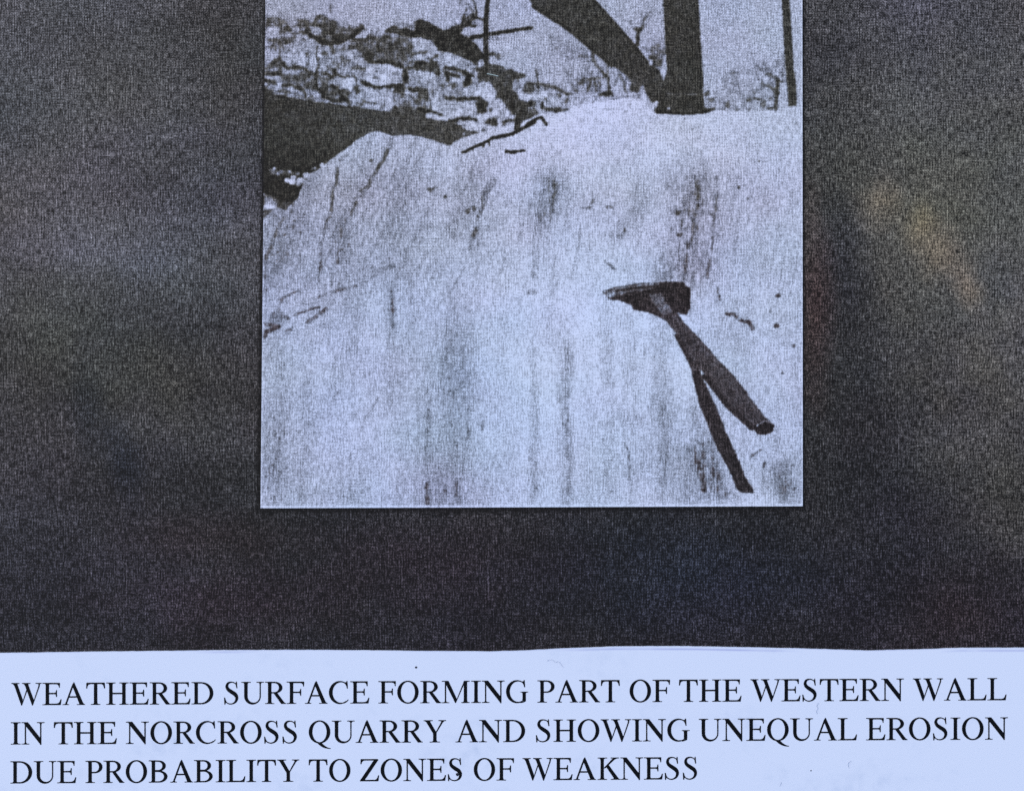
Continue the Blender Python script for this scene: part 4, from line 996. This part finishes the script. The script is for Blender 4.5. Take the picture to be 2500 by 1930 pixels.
GL['R'] = (667, bowl(310, 488, 0, 240, 174, 300, 137, 143) + [R(109, 0, 211, 662)] + foot(17, 300, 109, 211) + LEFT
           + [Pg((270, 335), (385, 335), (590, 65), (622, 30), (659, 19), (659, 0), (512, 0))])
GL['B'] = (667, bowl(330, 178, 0, 263, 178, 315, 141, 172) + bowl(320, 500, 0, 222, 162, 300, 126, 138) + [R(109, 0, 211, 662)] + LEFT
           + [R(16, 0, 120, 20), Pg((60, 18), (95, 28), (112, 70), (130, 20))])
GL['A'] = (722, [Pg((347, 674), (372, 674), (640, 70), (660, 40), (640, 10), (540, 10), (318, 560)), Pg((92, 12), (140, 12), (345, 560), (340, 640), (325, 640), (118, 90)), R(190, 218, 470, 258),
                 R(15, 0, 213, 20), R(450, 0, 706, 20), Pg((70, 19), (100, 40), (120, 95), (140, 60), (172, 19)), Pg((520, 19), (545, 45), (620, 110), (650, 45), (690, 19))])
GL['W'] = (944, [Pg((72, 652), (180, 652), (352, 170), (330, -11), (308, -11)), Pg((308, -11), (328, -11), (500, 460), (478, 500)), Pg((398, 652), (506, 652), (690, 160), (662, -11), (640, -11)),
                 Pg((640, -11), (662, -11), (868, 560), (880, 644), (842, 644), (830, 560)), R(5, 643, 252, 662), R(330, 643, 590, 662), R(742, 643, 932, 662),
                 Pg((20, 645), (60, 630), (95, 580), (150, 600), (185, 632), (230, 645)), Pg((350, 645), (390, 630), (425, 580), (480, 600), (515, 632), (560, 645)), Pg((780, 645), (830, 630), (850, 590), (875, 632), (910, 645))])
GL['N'] = (722, [R(109, 0, 146, 640), R(575, -11, 612, 662), Pg((75, 662), (205, 662), (600, 165), (612, -11), (588, -11), (110, 585)), R(12, 643, 200, 662), R(12, 0, 245, 19), R(478, 643, 707, 662),
                 Pg((60, 19), (100, 35), (112, 80), (143, 80), (158, 35), (200, 19)), Pg((525, 643), (565, 627), (577, 580), (609, 580), (622, 627), (665, 643))])
GL['M'] = (889, [R(104, 0, 140, 640), R(682, 0, 784, 662), Pg((85, 662), (213, 662), (468, 120), (440, 0), (420, 0), (112, 610)), Pg((420, 0), (440, 0), (735, 662), (690, 662)), R(12, 643, 200, 662), R(680, 643, 863, 662), R(12, 0, 237, 19)]
           + foot(598, 863, 682, 784) + [Pg((55, 19), (95, 35), (107, 80), (137, 80), (152, 35), (195, 19)), Pg((770, 600), (790, 632), (830, 644), (770, 650))])
GL['U'] = (722, [El(357, 226, 252, 240, '+', 180, 360), R(105, 224, 207, 662), R(575, 224, 609, 662), El(391, 228, 184, 188, '-', 180, 360), M(R(207, 226, 575, 560))] + head(14, 302, 105, 207)
           + [R(478, 643, 705, 662), Pg((525, 643), (562, 627), (575, 580), (609, 580), (622, 627), (662, 643))])
GL['O'] = (722, [El(361, 331, 327, 345), El(361, 331, 216, 309, '-')])
GL['Q'] = (722, GL['O'][1] + [('+', bez((290, 0), (400, -110), (500, -178), (701, -178)) + bez((701, -160), (600, -150), (520, -95), (430, -4)))])
GL['C'] = (667, [El(362, 331, 334, 345), El(398, 331, 258, 307, '-'), M(Pg((430, 331), (480, 80), (700, 60), (720, 600), (560, 600))), M(R(590, 100, 720, 560)), Pg((568, 676), (594, 676), (606, 450), (581, 450), (560, 530), (530, 580), (500, 610), (540, 640), (562, 640)),
                 Pg((480, 40), (560, 70), (618, 128), (633, 112), (570, 42), (480, 0))])
GL['G'] = (722, [El(365, 331, 333, 345), El(402, 331, 256, 307, '-'), M(Pg((430, 331), (520, 60), (720, 40), (740, 590), (580, 600))), M(R(600, 60, 740, 560)), Pg((574, 676), (600, 676), (614, 462), (590, 462), (566, 540), (536, 590), (500, 615), (545, 642), (566, 642)),
                 R(535, 40, 634, 318), R(470, 309, 709, 328), Pg((490, 311), (525, 300), (537, 262), (632, 262), (646, 300), (690, 311)), Pg((470, 10), (560, 28), (634, 62), (634, 40), (560, 5), (470, -12))])
GL['S'] = (556, vstroke([(432, 520), (400, 600), (340, 644), (255, 657), (165, 625), (128, 540), (160, 450), (260, 372), (380, 290), (432, 190), (400, 80), (320, 18), (230, 3), (145, 30), (92, 90), (66, 175)],
                        [20, 24, 28, 34, 62, 84, 98, 112, 112, 92, 66, 38, 30, 28, 24, 22])
           + [Pg((410, 676), (434, 676), (449, 470), (424, 470), (405, 550), (392, 600), (404, 630)), Pg((42, 199), (66, 199), (84, 110), (100, 60), (90, 30), (78, -14), (54, -14))])
GL['Y'] = (722, [R(311, 0, 413, 300)] + foot(205, 515, 311, 413) + [Pg((75, 650), (200, 650), (390, 330), (413, 280), (311, 260)), Pg((375, 280), (413, 290), (600, 590), (640, 648), (575, 648)), R(22, 643, 295, 662), R(472, 643, 703, 662),
                 Pg((40, 645), (85, 625), (110, 590), (190, 610), (210, 632), (260, 645)), Pg((510, 645), (555, 625), (575, 600), (610, 600), (640, 630), (680, 645))])
GL['Z'] = (611, [R(50, 622, 560, 662), Pg((32, 662), (24, 512), (50, 512), (68, 570), (100, 608), (160, 624), (160, 662)), Pg((9, 0), (9, 18), (442, 640), (574, 650), (574, 640), (145, 20)), R(15, 0, 570, 39),
                 Pg((450, 0), (574, 0), (597, 176), (570, 176), (545, 105), (505, 55), (450, 38))])
GL['K'] = (722, stem(124, 226, 34, 326) + [Pg((215, 345), (270, 345), (560, 610), (610, 645), (505, 645)), Pg((285, 405), (365, 455), (640, 90), (690, 25), (560, 8)), R(432, 643, 688, 662), R(440, 0, 723, 20), Pg((475, 645), (520, 630), (510, 600), (570, 610), (640, 645)), Pg((480, 19), (540, 40), (620, 100), (660, 50), (710, 19))])

U_STEP, SS = 9.0, 4
def glyph_field(ch):
    w, ops = GL[ch]
    xs = np.arange(-40, w + 60, U_STEP); ys = np.arange(-210, 710, U_STEP)
    fs = U_STEP / SS
    fx = np.arange(len(xs) * SS) * fs + xs[0] - U_STEP / 2 + fs / 2
    fy = np.arange(len(ys) * SS) * fs + ys[0] - U_STEP / 2 + fs / 2
    GXX, GYY = np.meshgrid(fx, fy)
    m = np.zeros(GXX.shape, bool)
    for sg, p in ops:
        a = [q[0] for q in p]; b_ = [q[1] for q in p]
        i0, i1 = np.searchsorted(fx, min(a) - 1), np.searchsorted(fx, max(a) + 1)
        j0, j1 = np.searchsorted(fy, min(b_) - 1), np.searchsorted(fy, max(b_) + 1)
        s = (slice(j0, j1), slice(i0, i1))
        q = inside(GXX[s], GYY[s], p)
        if sg == '+': m[s] |= q
        else: m[s] &= ~q
    f = m.reshape(len(ys), SS, len(xs), SS).mean((1, 3))
    return xs, ys, f
FIELDS = {}
def contour(xs, ys, f, iso=0.45):
    """filled marching squares: inner cells as row runs, edge cells clipped"""
    V, F, vid = [], [], {}
    def pv_(key, x, y):
        if key not in vid:
            vid[key] = len(V); V.append((x, y))
        return vid[key]
    b = f >= iso
    for j in range(len(ys) - 1):
        i = 0
        while i < len(xs) - 1:
            cs_ = b[j, i], b[j, i + 1], b[j + 1, i + 1], b[j + 1, i]
            s = sum(cs_)
            if s == 0: i += 1; continue
            if s == 4:
                k_ = i
                while k_ < len(xs) - 1 and b[j, k_] and b[j, k_ + 1] and b[j + 1, k_ + 1] and b[j + 1, k_]: k_ += 1
                F.append((pv_((j, i), xs[i], ys[j]), pv_((j, k_), xs[k_], ys[j]), pv_((j + 1, k_), xs[k_], ys[j + 1]), pv_((j + 1, i), xs[i], ys[j + 1])))
                i = k_; continue
            co = [(j, i), (j, i + 1), (j + 1, i + 1), (j + 1, i)]
            pl = []
            for q in range(4):
                a, c = co[q], co[(q + 1) % 4]
                if b[a]: pl.append(pv_(a, xs[a[1]], ys[a[0]]))
                if b[a] != b[c]:
                    t = (iso - f[a]) / (f[c] - f[a])
                    pl.append(pv_((min(a, c), max(a, c)), xs[a[1]] + t * (xs[c[1]] - xs[a[1]]), ys[a[0]] + t * (ys[c[0]] - ys[a[0]])))
            if len(pl) >= 3: F.append(tuple(pl))
            i += 1
    return V, F
GEO = {}
rng = np.random.RandomState(5)
UX, UY = 0.0798, 0.0812
LINES = [("WEATHERED SURFACE FORMING PART OF THE WESTERN WALL", 28.4, 1720.2, 1708.0, 2457.0),
         ("IN THE NORCROSS QUARRY AND SHOWING UNEQUAL EROSION", 26.0, 1816.0, 1803.8, 2460.5),
         ("DUE PROBABILITY TO ZONES OF WEAKNESS", 25.0, 1911.0, 1900.6, 1706.5)]
for text, xa, ya, yb, xb in LINES:
    line = empty('text_line', cap_root)
    tag(line, 'printed line of black serif capitals')
    tot = sum(250 if c == ' ' else GL[c][0] for c in text)
    ux = (xb - xa) / (tot - 30.0)
    slope = (yb - ya) / (xb - xa)
    pen = -12.0
    Vw, Fw = [], []
    def flush():
        global Vw, Fw
        if Vw:
            mesh_py('word', Vw, Fw, M_INK, line)
            Vw, Fw = [], []
    for c in text + ' ':
        if c == ' ':
            flush(); pen += 250; continue
        if c not in FIELDS: FIELDS[c] = glyph_field(c)
        xs, ys, f = FIELDS[c]
        # uneven toner edge: each printed letter differs a little
        f2 = f + 0.30 * (rng.rand(*f.shape) - 0.5) * ((f > 0.02) & (f < 0.98))
        V, F = contour(xs, ys, f2, 0.27)
        base = len(Vw)
        for (u, v) in V:
            x = xa + (pen + u) * ux
            y = ya + slope * (x - xa) - v * UY
            Vw.append((float(wx(x)), float(wy(y)), 0.00002))
        Fw += [tuple(base + k_ for k_ in reversed(q)) if False else tuple(base + k_ for k_ in q) for q in F]
        pen += GL[c][0]

# ------------------------------------------------------------------ specks and fibres lying on the papers
def speck(x, y, r, label, z=PAPER_Z):
    n = 9
    vv = []; ff = []
    for ring, (rr, zz) in enumerate([(1.0, 0.00001), (0.7, 0.00006)]):
        for k_ in range(n):
            a = 2 * math.pi * k_ / n; q = rr * r * (0.8 + 0.4 * rng.rand())
            vv.append((q * math.cos(a) * S, q * math.sin(a) * S * .9, zz))
    vv.append((0, 0, 0.00008))
    for k_ in range(n):
        ff.append((k_, (k_ + 1) % n, n + (k_ + 1) % n, n + k_)); ff.append((n + k_, n + (k_ + 1) % n, 2 * n))
    o = mesh_py('dirt_speck', vv, ff, M_SPECK)
    o.location = (float(wx(x)), float(wy(y)), z)
    tag(o, label, 'speck', 'dirt specks on the caption paper')

speck(1016, 1628, 3.0, 'tiny black speck above the gap between SURFACE and FORMING')
speck(1117, 1889, 4.2, 'dark blue black speck touching the S of ZONES')
speck(1980, 1880, 1.8, 'tiny grey speck in the blank area right of WEAKNESS')

def fibre(pts, r, label, mat, group=None):
    P = np.array([(float(wx(a)), float(wy(b_))) for a, b_ in pts])
    c = P.mean(0)
    tt = np.linspace(0, len(P) - 1, 6 * (len(P) - 1) + 1)
    px_ = np.interp(tt, range(len(P)), P[:, 0]) - c[0]; py_ = np.interp(tt, range(len(P)), P[:, 1]) - c[1]
    ker = np.ones(5) / 5
    if len(tt) > 8:
        px_[2:-2] = np.convolve(px_, ker, 'valid'); py_[2:-2] = np.convolve(py_, ker, 'valid')
    d_ = np.gradient(np.stack([px_, py_], 1), axis=0); d_ /= np.linalg.norm(d_, axis=1)[:, None] + 1e-12
    rr = r * S; vv = []; ff = []
    for i in range(len(tt)):
        nx_, ny_ = -d_[i, 1], d_[i, 0]
        for k_ in range(5):
            a = 2 * math.pi * k_ / 5
            vv.append((px_[i] + nx_ * rr * math.cos(a), py_[i] + ny_ * rr * math.cos(a), rr * 1.02 + rr * math.sin(a)))
        if i:
            for k_ in range(5):
                ff.append((5 * i - 5 + k_, 5 * i - 5 + (k_ + 1) % 5, 5 * i + (k_ + 1) % 5, 5 * i + k_))
    o = mesh_py('fibre', vv, ff, mat)
    o.location = (c[0], c[1], PAPER_Z)
    tag(o, label, 'fibre', group)
GF = 'hair fibres on the papers'
fibre([(1335, 1612), (1347, 1608), (1355, 1616), (1364, 1613), (1375, 1628)], 0.5, 'faint curled grey fibre between the caption top edge and PART', M_FIBRE_D, GF)
fibre([(1998, 1714), (1993, 1722), (1997, 1728), (1992, 1735), (1995, 1741)], 0.65, 'faint wavy grey fibre below WESTERN and above UNEQUAL', M_FIBRE_D, GF)
fibre([(2078, 1857), (2071, 1860), (2070, 1868), (2073, 1873)], 0.65, 'faint hooked grey fibre right of the WEAKNESS line', M_FIBRE_D, GF)
fibre([(1908, 1908), (1903, 1917)], 0.7, 'short straight grey fibre near the lower edge right of WEAKNESS', M_FIBRE_D, GF)
fibre([(1189, 180.5), (1203, 183), (1216.5, 186.5)], 1.0, 'short pale greenish fibre lying on the photograph, left of the leaning trunk', M_FIBRE_L, GF)
